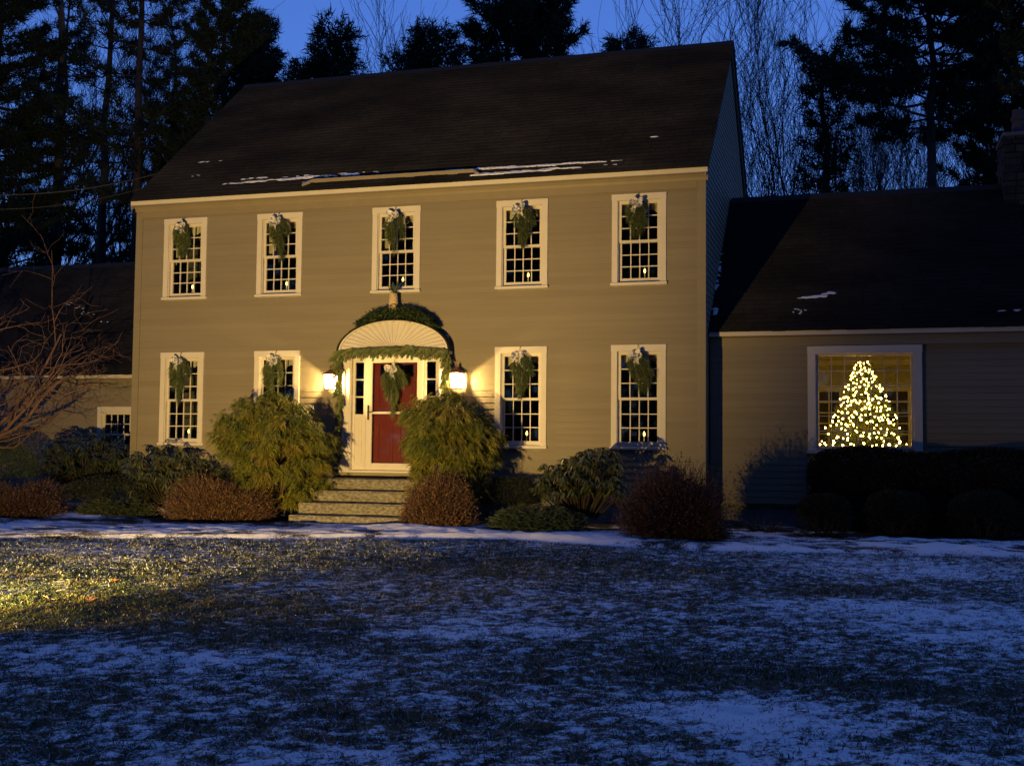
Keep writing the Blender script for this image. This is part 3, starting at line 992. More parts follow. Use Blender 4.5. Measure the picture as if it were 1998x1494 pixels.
MB().box((WX1+0.02, GY0-0.10, 3.052), (WGX1, GY0-0.0, 3.20)).build('frieze_board', M_TRIM_TAN, wing)
MB().box((WX1+0.02, GY0+0.01, -0.3), (WGX1, GY0+0.2, 0.425)).build('foundation', M_CONC, house)
MB().box((WGX1-0.16, GY0+0.152, 0.42), (WGX1, 7.3, 3.2)).build('wing_wall', M_SHEATH, house)
MB().box((WX1+0.01, 7.15, 0.42), (WGX1-0.162, 7.3, 3.2)).build('wing_wall', M_SHEATH, house)
MB().prism([(WE_Y+0.1, 3.2), (2*WR_Y-WE_Y-0.1, 3.2), (WR_Y, WR_Z-0.15)], 0, WGX1-0.15, WGX1-0.01).build('wing_gable', M_SIDING, house)
wroof = gable_roof(WX1+0.02, WGX1+0.07, WE_Y, WE_Z, WR_Y, WR_Z, 51)
wroof['label'] = 'dark shingle roof of the lower wing'
MB().box((WX1+0.02, WE_Y-0.004, WE_Z-0.10), (WGX1+0.07, WE_Y+0.03, WE_Z-0.03)).build('fascia', M_TRIM, house)
MB().prism([(WE_Y+0.03, WE_Z-0.10), (WE_Y+0.03, WE_Z-0.05), (GY0-0.09, WE_Z-0.05), (GY0-0.09, WE_Z-0.125)], 0, WX1+0.021, WGX1+0.06).build('cornice', M_TRIM_TAN, house)
# picture window
mb = MB()
yw = GY0-0.075
c = 0.125
mb.box((PWX0, yw-0.04, PWZ0), (PWX0+c, yw+0.03, PWZ1-c)).box((PWX1-c, yw-0.04, PWZ0), (PWX1, yw+0.03, PWZ1-c)).box((PWX0-0.005, yw-0.044, PWZ1-c), (PWX1+0.005, yw+0.03, PWZ1))
mb.box((PWX0+c-0.005, yw+0.0, PWZ0+0.07), (PWX0+c+0.012, yw+0.2, PWZ1-0.11)).box((PWX1-c-0.012, yw, PWZ0+0.07), (PWX1-c+0.005, yw+0.2, PWZ1-0.11))
pw = mb.build('picture_window', M_TRIM, house)
pw['label'] = 'large gridded picture window with a lit tree behind it'
MB().box((PWX0-0.02, yw-0.07, PWZ0), (PWX1+0.02, yw+0.15, PWZ0+0.06)).build('sill', M_TRIM, pw, bevel=0.005)
sash(pw, PWX0+c+0.013, PWX1-c-0.013, PWZ0+0.062, PWZ1-c-0.004, yw+0.05, 7, 6, stile=0.03, top=0.03, bot=0.06, mun=0.011, thick=0.03)
# the room behind it
RM0, RM1, RMY, RMZ0, RMZ1 = WX1+0.05, WGX1-0.17, 5.0, 0.72, 3.15
MB().box((RM0, GY0+0.153, RMZ0-0.1), (RM1, RMY, RMZ0)).build('room_floor', M_WOODFLOOR, house)
MB().box((RM0, GY0+0.153, RMZ1), (RM1, RMY+0.1, RMZ1+0.06)).build('room_ceiling', M_CEIL, house)
MB().box((RM0, RMY, RMZ0), (RM1, RMY+0.1, RMZ1-0.001)).build('room_wall', M_ROOM, house)
MB().box((RM0-0.04, GY0+0.153, RMZ0), (RM0, RMY, RMZ1-0.001)).build('room_wall', M_ROOM, house)
MB().box((RM0+0.02, RMY-0.07, RMZ1-0.10), (RM1-0.02, RMY-0.002, RMZ1-0.003)).build('crown_moulding', M_ROOMTRIM, house)
M_DARKGLASS = pmat('night_glass', (0.012, 0.012, 0.014), rough=0.12, var=0.0, spec=0.5)
for xc in (6.15, 7.15, 8.45):
    f = MB()
    wx, z0, z1 = 0.40, 1.25, 2.52
    f.box((xc-wx-0.09, RMY-0.035, z0-0.09), (xc-wx, RMY-0.001, z1+0.09)).box((xc+wx, RMY-0.035, z0-0.09), (xc+wx+0.09, RMY-0.001, z1+0.09))
    f.box((xc-wx, RMY-0.034, z1), (xc+wx, RMY-0.001, z1+0.09)).box((xc-wx, RMY-0.034, z0-0.09), (xc+wx, RMY-0.001, z0))
    for k in (1, 2, 3):
        f.box((xc-wx+2*wx*k/4-0.012, RMY-0.03, z0), (xc-wx+2*wx*k/4+0.012, RMY-0.012, z1))
    for k in range(1, 6):
        z = z0+(z1-z0)*k/6
        f.box((xc-wx, RMY-0.029, z-0.012), (xc+wx, RMY-0.013, z+0.012))
    fr = f.build('inner_window', M_ROOMTRIM, house)
    MB().box((xc-wx, RMY-0.010, z0), (xc+wx, RMY-0.002, z1)).build('pane', M_DARKGLASS, fr)

# chimney on the end of the wing
ch = MB()
CX0, CX1, CY0, CY1, CZT = 10.50, 11.5, 3.45, 4.45, 7.12
ch.box((CX0+0.02, CY0+0.02, 0.0), (CX1-0.02, CY1-0.02, CZT-0.02))
chim = ch.build('chimney', M_MORTAR, house)
r = random.Random(4)
z = 5.7
while z < CZT-0.05:
    h = r.uniform(0.09, 0.15)
    if z+h > CZT:
        h = CZT-z
    for face in range(3):
        u, end = (CX0, CX1) if face == 0 else (CY0, CY1)
        while u < end-0.02:
            ln = min(r.uniform(0.13, 0.34), end-u)
            d = r.uniform(0.015, 0.045)
            if face == 0:
                a, b = (u+0.006, CY0-d+0.02, z+0.006), (u+ln-0.006, CY0+0.02, z+h-0.006)
            elif face == 1:
                a, b = (CX0-d+0.02, u+0.006, z+0.006), (CX0+0.02, u+ln-0.006, z+h-0.006)
            else:
                a, b = (CX1-0.02, u+0.006, z+0.006), (CX1-0.02+d, u+ln-0.006, z+h-0.006)
            MB().box(a, b).build('stone', M_STONE, chim, bevel=0.008)
            u += ln
    z += h
MB().box((CX0-0.03, CY0-0.03, CZT-0.02), (CX1+0.03, CY1+0.03, CZT+0.05)).build('chimney_cap', M_CONC, chim, bevel=0.01)
for x in (10.80, 11.15):
    fl = MB()
    fl.lathe([(0.15, 0), (0.15, 0.04), (0.115, 0.08), (0.105, 0.30), (0.13, 0.33), (0.13, 0.38), (0.10, 0.40), (0.10, 0.52), (0.085, 0.52)], (x, CY0+0.45, CZT+0.05), 14)
    fl.build('flue_pot', M_CLAY, chim, smooth=False)

# --- garage wing on the far side
GGY, GGE_Y, GGE_Z, GGR_Y, GGR_Z = 2.0, 1.85, 2.82, 5.30, 5.80
GGX0 = -13.5
gwin = (-7.63, -6.71, 1.0, 2.12)
gar = holed_wall(MB(), GGX0, WX0-0.0, 0.30, 2.72, GGY+0.002, GGY+0.15, [(gwin[0]+0.09, gwin[1]-0.09, gwin[2]+0.05, gwin[3]-0.1)]).build('garage_wall', M_SHEATH, house)
gar['label'] = 'low garage wing wall of tan clapboards'
mb = MB()
k = 0
z = 0.32
while z < 2.60:
    segs = [(GGX0, WX0-0.02)] if z+EXPO < gwin[2]+0.01 or z > gwin[3]-0.01 else [(GGX0, gwin[0]-0.001), (gwin[1]+0.001, WX0-0.02)]
    for a, b in segs:
        mb.prism([(GGY-0.0185, z-0.004), (GGY-0.005, z+EXPO+0.012), (GGY, z+EXPO+0.012), (GGY, z-0.004)], 0, a, b)
    z += EXPO
o = mb.build('garage_siding', M_SIDING, gar)
o['kind'] = 'stuff'
MB().box((GGX0, GGY+0.01, -0.3), (WX0, GGY+0.2, 0.305)).build('foundation', M_CONC, house)
MB().box((GGX0, 8.6, 0.0), (WX0, 8.75, 2.72)).build('garage_wall', M_SHEATH, house)
MB().prism([(GGY+0.16, 0.0), (8.59, 0.0), (8.59, 2.72), (GGR_Y, GGR_Z-0.2), (GGY+0.16, 2.72)], 0, GGX0, GGX0+0.15).build('garage_wall', M_SHEATH, house)
groof = gable_roof(GGX0-0.1, WX0-0.02, GGE_Y, GGE_Z, GGR_Y, GGR_Z, 81)
groof['label'] = 'dark shingle roof of the garage wing'
MB().box((GGX0-0.1, GGE_Y-0.004, GGE_Z-0.10), (WX0-0.02, GGE_Y+0.03, GGE_Z-0.03)).build('fascia', M_TRIM, house)
MB().prism([(GGE_Y+0.03, GGE_Z-0.10), (GGE_Y+0.03, GGE_Z-0.05), (GGY, GGE_Z-0.05), (GGY, GGE_Z-0.20), (GGY-0.03, GGE_Z-0.20), (GGY-0.09, GGE_Z-0.125)], 0, GGX0-0.09, WX0-0.021).build('cornice', M_TRIM_TAN, house)
window((gwin[0]+gwin[1])/2, gwin[3], gwin[2], GGY, cols=4, rows=2)

# --- granite steps (each block lies loose on the next)
SX0, SX1 = -1.0, 0.98
yf = [-0.80, -1.19, -1.57, -1.95]
steps = thing('granite_steps', 'rough granite block steps rising to the red front door', 'steps', (0, -1.0, 0))
rs = random.Random(3)
for k in range(4):
    zt = 0.765-0.19*k
    def blk(x0, x1, y0, y1, z0, z1):
        nx = 16
        V, Fc = [], []
        prof = [(y0, z0), (y0-0.006, z0+0.05), (y0-0.004, z1-0.03), (y0+0.012, z1-0.004), (y1, z1), (y1, z0)]
        for i in range(nx+1):
            x = x0+(x1-x0)*i/nx
            for j, (yy, zz) in enumerate(prof):
                a = 0.010 if j < 4 else 0.002
                V.append((x+(rs.uniform(-1, 1)*0.006 if 0 < i < nx else 0), yy-1.0*0+rs.uniform(-a, a), zz+rs.uniform(-0.004, 0.004)))
        q = len(prof)
        for i in range(nx):
            for j in range(q):
                j2 = (j+1) % q
                Fc.append((i*q+j, i*q+j2, (i+1)*q+j2, (i+1)*q+j))
        Fc.append(tuple(range(q)))
        Fc.append(tuple(nx*q+j for j in reversed(range(q))))
        m = MB()
        m.v = [(a, b+1.0, c) for a, b, c in V]
        m.f = Fc
        return m
    yb = (yf[k-1]+0.06) if k else -0.03
    blk(SX0+rs.uniform(-0.03, 0.03), SX1+rs.uniform(-0.03, 0.03), yf[k], yb, zt-0.178, zt).build('step_block', M_GRANITE, steps)
    MB().box((SX0+0.06, yf[k]+0.05+1.0, zt-0.19), (SX1-0.06, yb+1.0-0.002, zt-0.179)).build('mortar_bed', M_MORTAR, steps)
MB().box((SX0+0.08, -0.70+1.0, -0.1), (SX1-0.08, -0.03+1.0, 0.575)).build('step_core', M_MORTAR, steps)

# ================================================================== LIGHTS AND DECORATIONS ON THE HOUSE
# --- garden floodlight on a stake, standing on the lawn outside the frame; it lights the front
FLX, FLY = 0.7, -12.45
fz = float(gz(FLX, FLY))
fl = thing('garden_floodlight', 'small black stake floodlight on the lawn aimed up at the house', 'floodlight', (FLX, FLY, fz))
MB().lathe([(0.004, -0.15), (0.012, 0.0), (0.012, 0.06)], k=8).build('stake', M_IRON, fl)
aim = Vector((-1.7, 0.0, 5.0))-Vector((FLX, FLY, fz+0.12))
hd = MB()
hd.lathe([(0.035, -0.10), (0.06, -0.08), (0.07, -0.02), (0.085, 0.0), (0.085, 0.02), (0.074, 0.02), (0.06, -0.05), (0.03, -0.07)], k=20)
head = hd.build('lamp_head', M_IRON, fl, smooth=False)
head.location = (0, 0, 0.12)
head.rotation_euler = aim.to_track_quat('Z', 'Y').to_euler()
q = MB().lathe([(0.02, -0.055), (0.05, -0.05), (0.055, -0.045)], k=16).build('lamp_lens', emat('flood_lens_glow', (1.0, 0.62, 0.25), 30.0), head)
ld = bpy.data.lights.new('floodlight_lamp', 'SPOT')
ld.energy = FLOOD_W
ld.color = (1.0, 0.65, 0.20)
ld.spot_size = math.radians(84)
ld.spot_blend = 0.9
ld.shadow_soft_size = 0.03
lo = bpy.data.objects.new('floodlight_lamp', ld)
COL.objects.link(lo)
lo.parent = fl
lo.location = Vector((0, 0, 0.12))+aim.normalized()*0.05
lo.rotation_euler = aim.to_track_quat('-Z', 'Y').to_euler()

ls = bpy.data.lights.new('floodlight_spill', 'SPOT')     # the lens also throws a weak wide spill
ls.energy = FLOOD_W*0.08
ls.color = ld.color
ls.spot_size = math.radians(172)
ls.spot_blend = 0.5
ls.shadow_soft_size = 0.04
l2 = bpy.data.objects.new('floodlight_spill', ls)
COL.objects.link(l2)
l2.parent = fl
l2.location = lo.location+aim.normalized()*0.02
l2.rotation_euler = lo.rotation_euler

# --- wall lanterns
def lantern(x, z, label):
    t = thing('wall_lantern', label, 'lantern', (x, -0.0, z), group='lanterns beside the front door')
    yc = -0.17
    MB().box((-0.05, -0.02, -0.06), (0.05, -0.001, 0.16)).build('back_plate', M_BRASS, t, bevel=0.006)
    MB().tube([(0, -0.02, 0.10), (0, -0.07, 0.17), (0, -0.13, 0.235), (0, yc, 0.235), (0, yc, 0.21)], 0.008, 8).build('bracket_arm', M_BRASS, t)
    w0, w1, zb, zt = 0.075, 0.095, -0.14, 0.12
    fr = MB()
    for sx in (-1, 1):
        for sy in (-1, 1):
            fr.tube([(sx*w0, yc+sy*w0, zb), (sx*w1, yc+sy*w1, zt)], 0.0055, 5)
    fr.box((-w0-0.008, yc-w0-0.008, zb-0.014), (w0+0.008, yc+w0+0.008, zb))
    for zz, ww in ((zt, w1), (zb+0.004, w0), (0.03, 0.088)):
        for sx in (-1, 1):
            fr.tube([(sx*ww, yc-ww, zz), (sx*ww, yc+ww, zz)], 0.0045, 4)
            fr.tube([(-ww, yc+sx*ww, zz), (ww, yc+sx*ww, zz)], 0.0045, 4)
    fr.build('cage', M_BRASS, t)
    for a in range(4):
        g = MB()
        g.v = [(-w0+0.004, -w0+0.002, zb+0.006), (w0-0.004, -w0+0.002, zb+0.006), (w1-0.004, -w1+0.002, zt-0.006), (-w1+0.004, -w1+0.002, zt-0.006)]
        g.f = [(0, 1, 2, 3)]
        o = g.build('glass_pane', M_LGLASS, t)
        o.location = (0, yc, 0)
        o.rotation_euler = (0, 0, a*math.pi/2)
    cap = MB()
    cap.lathe([(0.145, 0.125), (0.14, 0.14), (0.085, 0.175), (0.05, 0.20), (0.028, 0.205), (0.022, 0.235), (0.03, 0.25), (0.012, 0.27), (0.006, 0.30)], (0, yc, 0), 4*4)
    cap.build('cap', M_BRASS, t)
    MB().lathe([(0.015, -0.136), (0.015, -0.07), (0.018, -0.065)], (0, yc, 0), 8).build('socket', M_WAX, t)
    MB().lathe([(0.010, -0.062), (0.018, -0.04), (0.021, -0.005), (0.015, 0.025), (0.004, 0.04)], (0, yc, 0), 12).build('bulb', M_LANTBULB, t, smooth=True)
    l = bpy.data.lights.new('lantern_lamp', 'POINT')
    l.energy = LANTERN_W
    l.color = (1.0, 0.67, 0.25)
    l.shadow_soft_size = 0.045
    o = bpy.data.objects.new('lantern_lamp', l)
    COL.objects.link(o)
    o.parent = t
    o.location = (0, yc, 0.0)
    return t
LZ = onY(645, 744, -0.17)
LZ2 = onY(891, 742, -0.17)
lantern(LZ[0], LZ[2], 'lit copper wall lantern between the front door and the broad golden cypress')
lantern(LZ2[0], LZ2[2], 'lit copper wall lantern between the front door and the clear ground floor window')

# --- electric candles standing on the window stools
cand = [('upper window at the garage end', -4.32, UB), ('upper window between garage end and door', -2.326, UB), ('upper window right above the front door', 0.0, UB),
        ('upper window over the lantern-side rhododendron', 2.35, UB), ('upper window at the tree-lit wing end', 4.401, UB),
        ('ground floor window at the garage end', -4.32, LB), ('ground floor window beside the lantern', 2.35, LB), ('ground floor window at the tree-lit wing end', 4.401, LB)]
for place, x, zb in cand:
    t = thing('electric_candle', 'white electric candle glowing in the '+place, 'candle', (x+0.07, 0.155, zb+0.05), group='window candles')
    MB().lathe([(0.035, 0.0), (0.035, 0.012), (0.012, 0.02), (0.011, 0.17), (0.013, 0.175)], k=10).build('stick', M_WAX, t)
    MB().lathe([(0.006, 0.176), (0.017, 0.195), (0.02, 0.215), (0.012, 0.24), (0.003, 0.258)], k=10).build('bulb', M_BULB, t, smooth=True)

# --- curtains just inside the glass
def curtain(x, zt, place, sides):
    mb = MB()
    W2 = 0.36
    def fold(x0, x1, ztop, zbotf, y, amp, nw):
        n = 40
        b = len(mb.v)
        for i in range(n+1):
            u = i/n
            xx = x0+(x1-x0)*u
            yy = y+amp*math.sin(u*math.pi*2*nw)
            mb.v.append((xx, yy, ztop))
            mb.v.append((xx, yy+0.004*math.sin(u*31), zbotf(u)))
        for i in range(n):
            mb.f.append((b+2*i, b+2*i+2, b+2*i+3, b+2*i+1))
    fold(-W2, W2, -0.10, lambda u: -0.30-0.05*math.cos(u*math.pi*4), 0.0, 0.012, 9)
    for s in sides:
        fold(s*W2, s*(W2-0.17), -0.11, lambda u: -0.85+0.25*u, 0.03, 0.015, 4)
    o = mb.build('curtain', M_CURTAIN, None)
    o.location = (x, 0.20, zt)
    tag(o, 'gathered pale curtain inside the '+place, 'curtain', 'window curtains')
curtain(-4.32, UT, 'upper window at the garage end', (-1,))
curtain(-2.326, UT, 'upper window between garage end and door', (-1,))
curtain(0.0, UT, 'upper window right above the front door', (-1,))
curtain(2.35, UT, 'upper window over the lantern-side rhododendron', ())
curtain(4.401, UT, 'upper window at the tree-lit wing end', ())
curtain(-4.32, LT, 'ground floor window at the garage end', (1,))
curtain(-2.326, LT, 'ground floor window behind the golden cypress', ())
curtain(2.35, LT, 'ground floor window beside the lantern', ())
curtain(4.401, LT, 'ground floor window at the tree-lit wing end', ())

# --- evergreen swags with bows
GREENS = [(0.095, 0.120, 0.035), (0.070, 0.095, 0.030), (0.13, 0.14, 0.045), (0.055, 0.075, 0.028)]
def swag_meshes(seed, length, width):
    r = np.random.default_rng(seed)
    n = 2600
    # boughs: a handful of hanging branches, needles along each
    P, D = [], []
    nb = 11
    for b in range(nb):
        sx = r.uniform(-1, 1)
        ln = length*(1-0.55*abs(sx))*r.uniform(0.75, 1.05)
        x1 = sx*width*0.62
        k = n//nb
        u = np.sort(r.random(k)**0.8)
        cx = x1*np.sin(u*1.7)*(1-0.25*u*u)+0.010*np.sin(u*9+b)
        cy = -0.045-0.06*np.sin(u*3.0)*r.uniform(0.3, 1)
        cz = -u*ln
        c = np.stack([cx, cy, cz], 1)
        d = unit(np.stack([0.9*r.normal(size=k)*0.55+0.35*sx, -0.35+0.35*r.normal(size=k), -0.9+0.25*r.normal(size=k)], 1))
        P.append(c+0.012*r.normal(size=(k, 3)))
        D.append(d)
    P, D = np.concatenate(P), np.concatenate(D)
    P[:, 1] = np.minimum(P[:, 1], -0.02)
    D[:, 1] = np.minimum(D[:, 1], 0.1)
    V, T = leaf_arrays(P, unit(D), r.uniform(0.05, 0.12, len(P)), 0.0065, 0.25, mixcol(GREENS, len(P), r, 0.25), r)
    V[:, 1] = np.minimum(V[:, 1], -0.012)
    return leaf_mesh('greenery', V, T, M_LEAF)
def bow_mesh(seed):
    r = random.Random(seed)
    mb = MB()
    def ribbon(pts, wd, tw=0.0):
        b = len(mb.v)
        pts = [Vector(p) for p in pts]
        for i, p in enumerate(pts):
            d = (pts[min(i+1, len(pts)-1)]-pts[max(i-1, 0)]).normalized()
            s = d.cross(Vector((0, -1, 0)))
            s = s.normalized() if s.length > 0.1 else Vector((1, 0, 0))
            s = Matrix.Rotation(tw*i/len(pts), 3, d) @ s
            mb.v += [tuple(p-s*wd/2), tuple(p+s*wd/2)]
        for i in range(len(pts)-1):
            mb.f.append((b+2*i, b+2*i+1, b+2*i+3, b+2*i+2))
    for side in (-1, 1):
        for up in (0.0, 0.55):
            a = up+r.uniform(-0.25, 0.25)
            L = r.uniform(0.09, 0.12)
            pts = []
            for i in range(11):
                th = 2*math.pi*i/10
                rx = L*(1-math.cos(th))/2
                ry = 0.045*math.sin(th)
                x = side*(rx*math.cos(a))
                z = rx*math.sin(a)+ry*0.75
                pts.append((x, -0.03-0.05*math.sin(th/2)-0.01*i/10, z))
            ribbon(pts, 0.052, side*0.7)
    for side, L in ((-1, r.uniform(0.14, 0.22)), (1, r.uniform(0.20, 0.30))):
        dx = side*r.uniform(0.02, 0.06)+r.uniform(-0.02, 0.03)
        pts = [(dx*u/6+0.006*math.sin(u*1.6), -0.05-0.022*math.sin(u*0.8), -0.02-L*u/6) for u in range(7)]
        ribbon(pts, 0.055, side*0.9)
    mb.lathe([(0.008, -0.022), (0.024, -0.015), (0.027, 0.0), (0.024, 0.015), (0.008, 0.022)], (0, -0.06, 0), 10)
    return mb.mesh('bow', M_BOW)
SWG = [swag_meshes(100+i, 0.80, 0.34) for i in range(4)]
BOWS = [bow_mesh(i) for i in range(11)]
_hook = MB().tube([(0, -0.004, 0.03), (0, -0.02, 0.04), (0, -0.045, 0.0), (0, -0.05, -0.06)], 0.004, 5).mesh('hook', M_IRON)
def swag(x, y, ztop, label, i, sc=1.0, tilt=0.0, bowoff=(-0.02, 0)):
    t = thing('evergreen_swag', label, 'swag', (x, y, ztop), group='evergreen swags with bows')
    g = link('greenery', SWG[i % 4], t, (0.03, -0.015, -0.07))
    g['kind'] = 'stuff'
    g.scale = (sc*(-1 if i % 2 else 1), 1, sc)
    g.rotation_euler = (0, tilt, 0)
    bo = link('bow', BOWS[i], t, (bowoff[0], -0.06, -0.16+bowoff[1]))
    bo.rotation_euler = (0, random.uniform(-0.4, 0.4), 0)
    bo.scale = (0.98, 1.0, 0.98)
    link('hook', _hook, t, (0, 0, -0.02))
    return t
SW = [('upper window at the garage end', -4.32, UT), ('upper window between garage end and door', -2.326, UT), ('upper window right above the front door', 0.0, UT),
      ('upper window over the lantern-side rhododendron', 2.35, UT), ('upper window at the tree-lit wing end', 4.401, UT),
      ('ground floor window at the garage end', -4.32, LT), ('ground floor window behind the golden cypress', -2.326, LT), ('ground floor window beside the lantern', 2.35, LT), ('ground floor window at the tree-lit wing end', 4.401, LT)]
for i, (pl, x, zt) in enumerate(SW):
    swag(x+0.0, -0.038, zt-0.02, 'evergreen swag with pale bow on the '+pl, i, 1.0 if zt == UT else 1.05, tilt=[0.05, -0.1, 0.03, -0.06, 0.1, 0.02, 0.12, -0.03, -0.12][i])
swag(0.02, -0.026, 2.86, 'large evergreen swag with pale bow hung on the storm door', 9, 1.12, tilt=0.02)

# --- garland of cedar round the door hood
def garland_mesh(path, step, rng, lean, droop, ln, wd, reps=3):
    """separate flat cedar fronds, each a fan of narrow leaflets, tied along a rope"""
    path = np.array(path, float)
    seg = np.linalg.norm(np.diff(path, axis=0), axis=1)
    cum = np.concatenate([[0], np.cumsum(seg)])
    VV, TT = [], []
    s_ = 0.0
    while s_ < cum[-1]:
        c = np.array([np.interp(s_, cum, path[:, k]) for k in range(3)])
        for rep in range(reps):
            L = ln*rng.uniform(0.7, 1.25)
            ax = unit(np.array([[lean+0.35*rng.normal(), -0.25+0.12*rng.normal(), -droop+0.2*rng.normal()]]))[0]
            sd = unit(np.cross(ax, np.array([[0, 1.0, 0.15*rng.normal()]])))[0]
            m = 26
            u = np.linspace(0.02, 1, m)
            P = c+ax*(u*L)[:, None]+0.010*rng.normal(size=3)
            sg = np.where(np.arange(m) % 2 == 0, 1, -1)[:, None]
            D = unit(ax*0.75+sd*sg*0.7+0.12*rng.normal(size=(m, 3)))
            l2_ = L*0.42*(1.05-u*0.75)
            col = np.array(GREENS[:3]+[(0.13, 0.14, 0.04)])[rng.integers(0, 4)]*rng.uniform(0.7, 1.25)
            V, T = leaf_arrays(P, D, l2_, wd, 0.2, np.repeat(col[None], m, 0)*(1+0.15*rng.normal(size=(m, 1))), rng, flat=(0, -1, 0))
            VV.append(V)
            TT.append(T)
        s_ += step*rng.uniform(0.7, 1.35)
    V, T = np.concatenate(VV), np.concatenate(TT)
    V[:, 1] = np.minimum(V[:, 1], -0.065)
    return leaf_mesh('cedar_sprays', V, T.clip(0.01, 1), M_LEAF)
rg = np.random.default_rng(77)
top = [(HC+HA*1.0*math.cos(a), HY-0.06, HZ+0.02+0.06*math.sin(a)**2) for a in np.linspace(math.pi, 0, 15)]
left = [(-0.99+0.02*math.sin(u*4), -0.13-0.08*(1-u), HZ-u*1.85) for u in np.linspace(0, 1, 14)]
right = [(1.07-0.03*math.sin(u*4), -0.13-0.08*(1-u), HZ-u*1.30) for u in np.linspace(0, 1, 14)]
gl = thing('cedar_garland', 'cedar garland draped across the fan hood and down both sides of the entry', 'garland', (0, -0.1, HZ))
for path, step, lean, dr, ln in ((top, 0.060, -0.55, 0.75, 0.20), (left, 0.06, -0.12, 1.0, 0.17), (right, 0.055, -0.10, 1.0, 0.17)):
    o = link('cedar_sprays', garland_mesh(path, step, rg, lean, dr, ln, 0.017), gl)
    o.matrix_parent_inverse = Matrix.Translation((0, 0.1, -HZ))
    o['kind'] = 'stuff'
    mbt = MB().tube(path, 0.008, 5)
    o = mbt.build('garland_rope', M_BARK, gl)
    o.matrix_parent_inverse = Matrix.Translation((0, 0.1, -HZ))

# --- bough arrangement and pineapple on the hood
rg = np.random.default_rng(78)
n = 8000
a = rg.uniform(0.25*math.pi, 0.70*math.pi, n)
rr = 1.06+0.30*rg.random(n)*np.sin((a-0.23*math.pi)/(0.49*math.pi)*math.pi).clip(0.2, 1)
P = np.stack([HC+HA*rr*np.cos(a), HY*0.5-0.06+0.08*rg.normal(size=n), HZ+HH*rr*np.sin(a)+0.07*rg.random(n)*np.sin((a-0.23*math.pi)/(0.49*math.pi)*math.pi).clip(0.1, 1)], 1)
D = unit(np.stack([np.cos(a)*0.7+0.6*rg.normal(size=n), -0.5+0.5*rg.normal(size=n), 0.25+0.55*rg.normal(size=n)], 1))
V, T = leaf_arrays(P, D, rg.uniform(0.04, 0.10, n), 0.016, 0.2, mixcol([(0.028, 0.05, 0.018), (0.05, 0.075, 0.022), (0.02, 0.036, 0.014)], n, rg, 0.25), rg)
V[:, 1] = np.minimum(V[:, 1], -0.005)
bo = thing('evergreen_bough', 'dark evergreen boughs heaped along the top of the fan hood', 'boughs', (HC, HY, HZ+HH))
o = link('bough_sprays', leaf_mesh('bough_sprays', V, T, M_LEAF), bo)
o.matrix_parent_inverse = Matrix.Translation((-HC, -HY, -HZ-HH))
o['kind'] = 'stuff'
mbt = MB().tube([(HC+HA*1.1*math.cos(t_), HY*0.5, HZ+HH*1.1*math.sin(t_)) for t_ in np.linspace(0.25*math.pi, 0.79*math.pi, 16)], 0.012, 6)
o = mbt.build('bough_stem', M_BARK, bo)
o.matrix_parent_inverse = Matrix.Translation((-HC, -HY, -HZ-HH))

PZ0 = onY(770, 606, -0.14)
PZ1 = onY(770, 580, -0.14)
PZ2 = onY(770, 556, -0.14)
pa = thing('pineapple', 'slim pale pineapple with spiky leaves standing on the fan hood boughs', 'pineapple', (PZ0[0], -0.20, PZ0[2]-0.03))
bh = PZ1[2]-PZ0[2]+0.05
PAS = 1.15
mb = MB()
rows, per = 9, 9
mb.lathe([(0.03, 0.0), (0.058, 0.03), (0.066, bh*0.35), (0.06, bh*0.7), (0.042, bh*0.95), (0.02, bh)], k=14)
for i in range(rows):
    u = (i+0.5)/rows
    rad = 0.062*(1-0.25*abs(u-0.4)**1.5-0.25*max(0, u-0.6))
    for j in range(per):
        an = 2*math.pi*(j+0.5*(i % 2))/per
        c_ = Vector((rad*math.cos(an), rad*math.sin(an), bh*u))
        nrm = Vector((math.cos(an), math.sin(an), 0))
        tg = Vector((-math.sin(an), math.cos(an), 0))
        s = 0.019
        b = len(mb.v)
        mb.v += [tuple(c_-tg*s), tuple(c_-Vector((0, 0, s*1.1))), tuple(c_+tg*s), tuple(c_+Vector((0, 0, s*1.1))), tuple(c_+nrm*0.013)]
        mb.f += [(b, b+1, b+4), (b+1, b+2, b+4), (b+2, b+3, b+4), (b+3, b, b+4)]
mb.build('fruit', M_PINEAPPLE, pa)
rp = np.random.default_rng(9)
n = 34
az = rp.uniform(0, 2*math.pi, n)
el = rp.uniform(0.7, 1.5, n)
D = np.stack([np.cos(az)*np.cos(el), np.sin(az)*np.cos(el), np.sin(el)], 1)
P = np.stack([0.02*np.cos(az), 0.02*np.sin(az), bh-0.01+rp.uniform(0, 0.06, n)], 1)
V, T = leaf_arrays(P, D, rp.uniform(0.10, 0.20, n), 0.022, 0.12, mixcol([(0.05, 0.075, 0.04), (0.08, 0.11, 0.06)], n, rp), rp)
link('leaf_crown', leaf_mesh('leaf_crown', V, T, M_LEAF), pa)
pa.scale = (PAS, PAS, PAS)

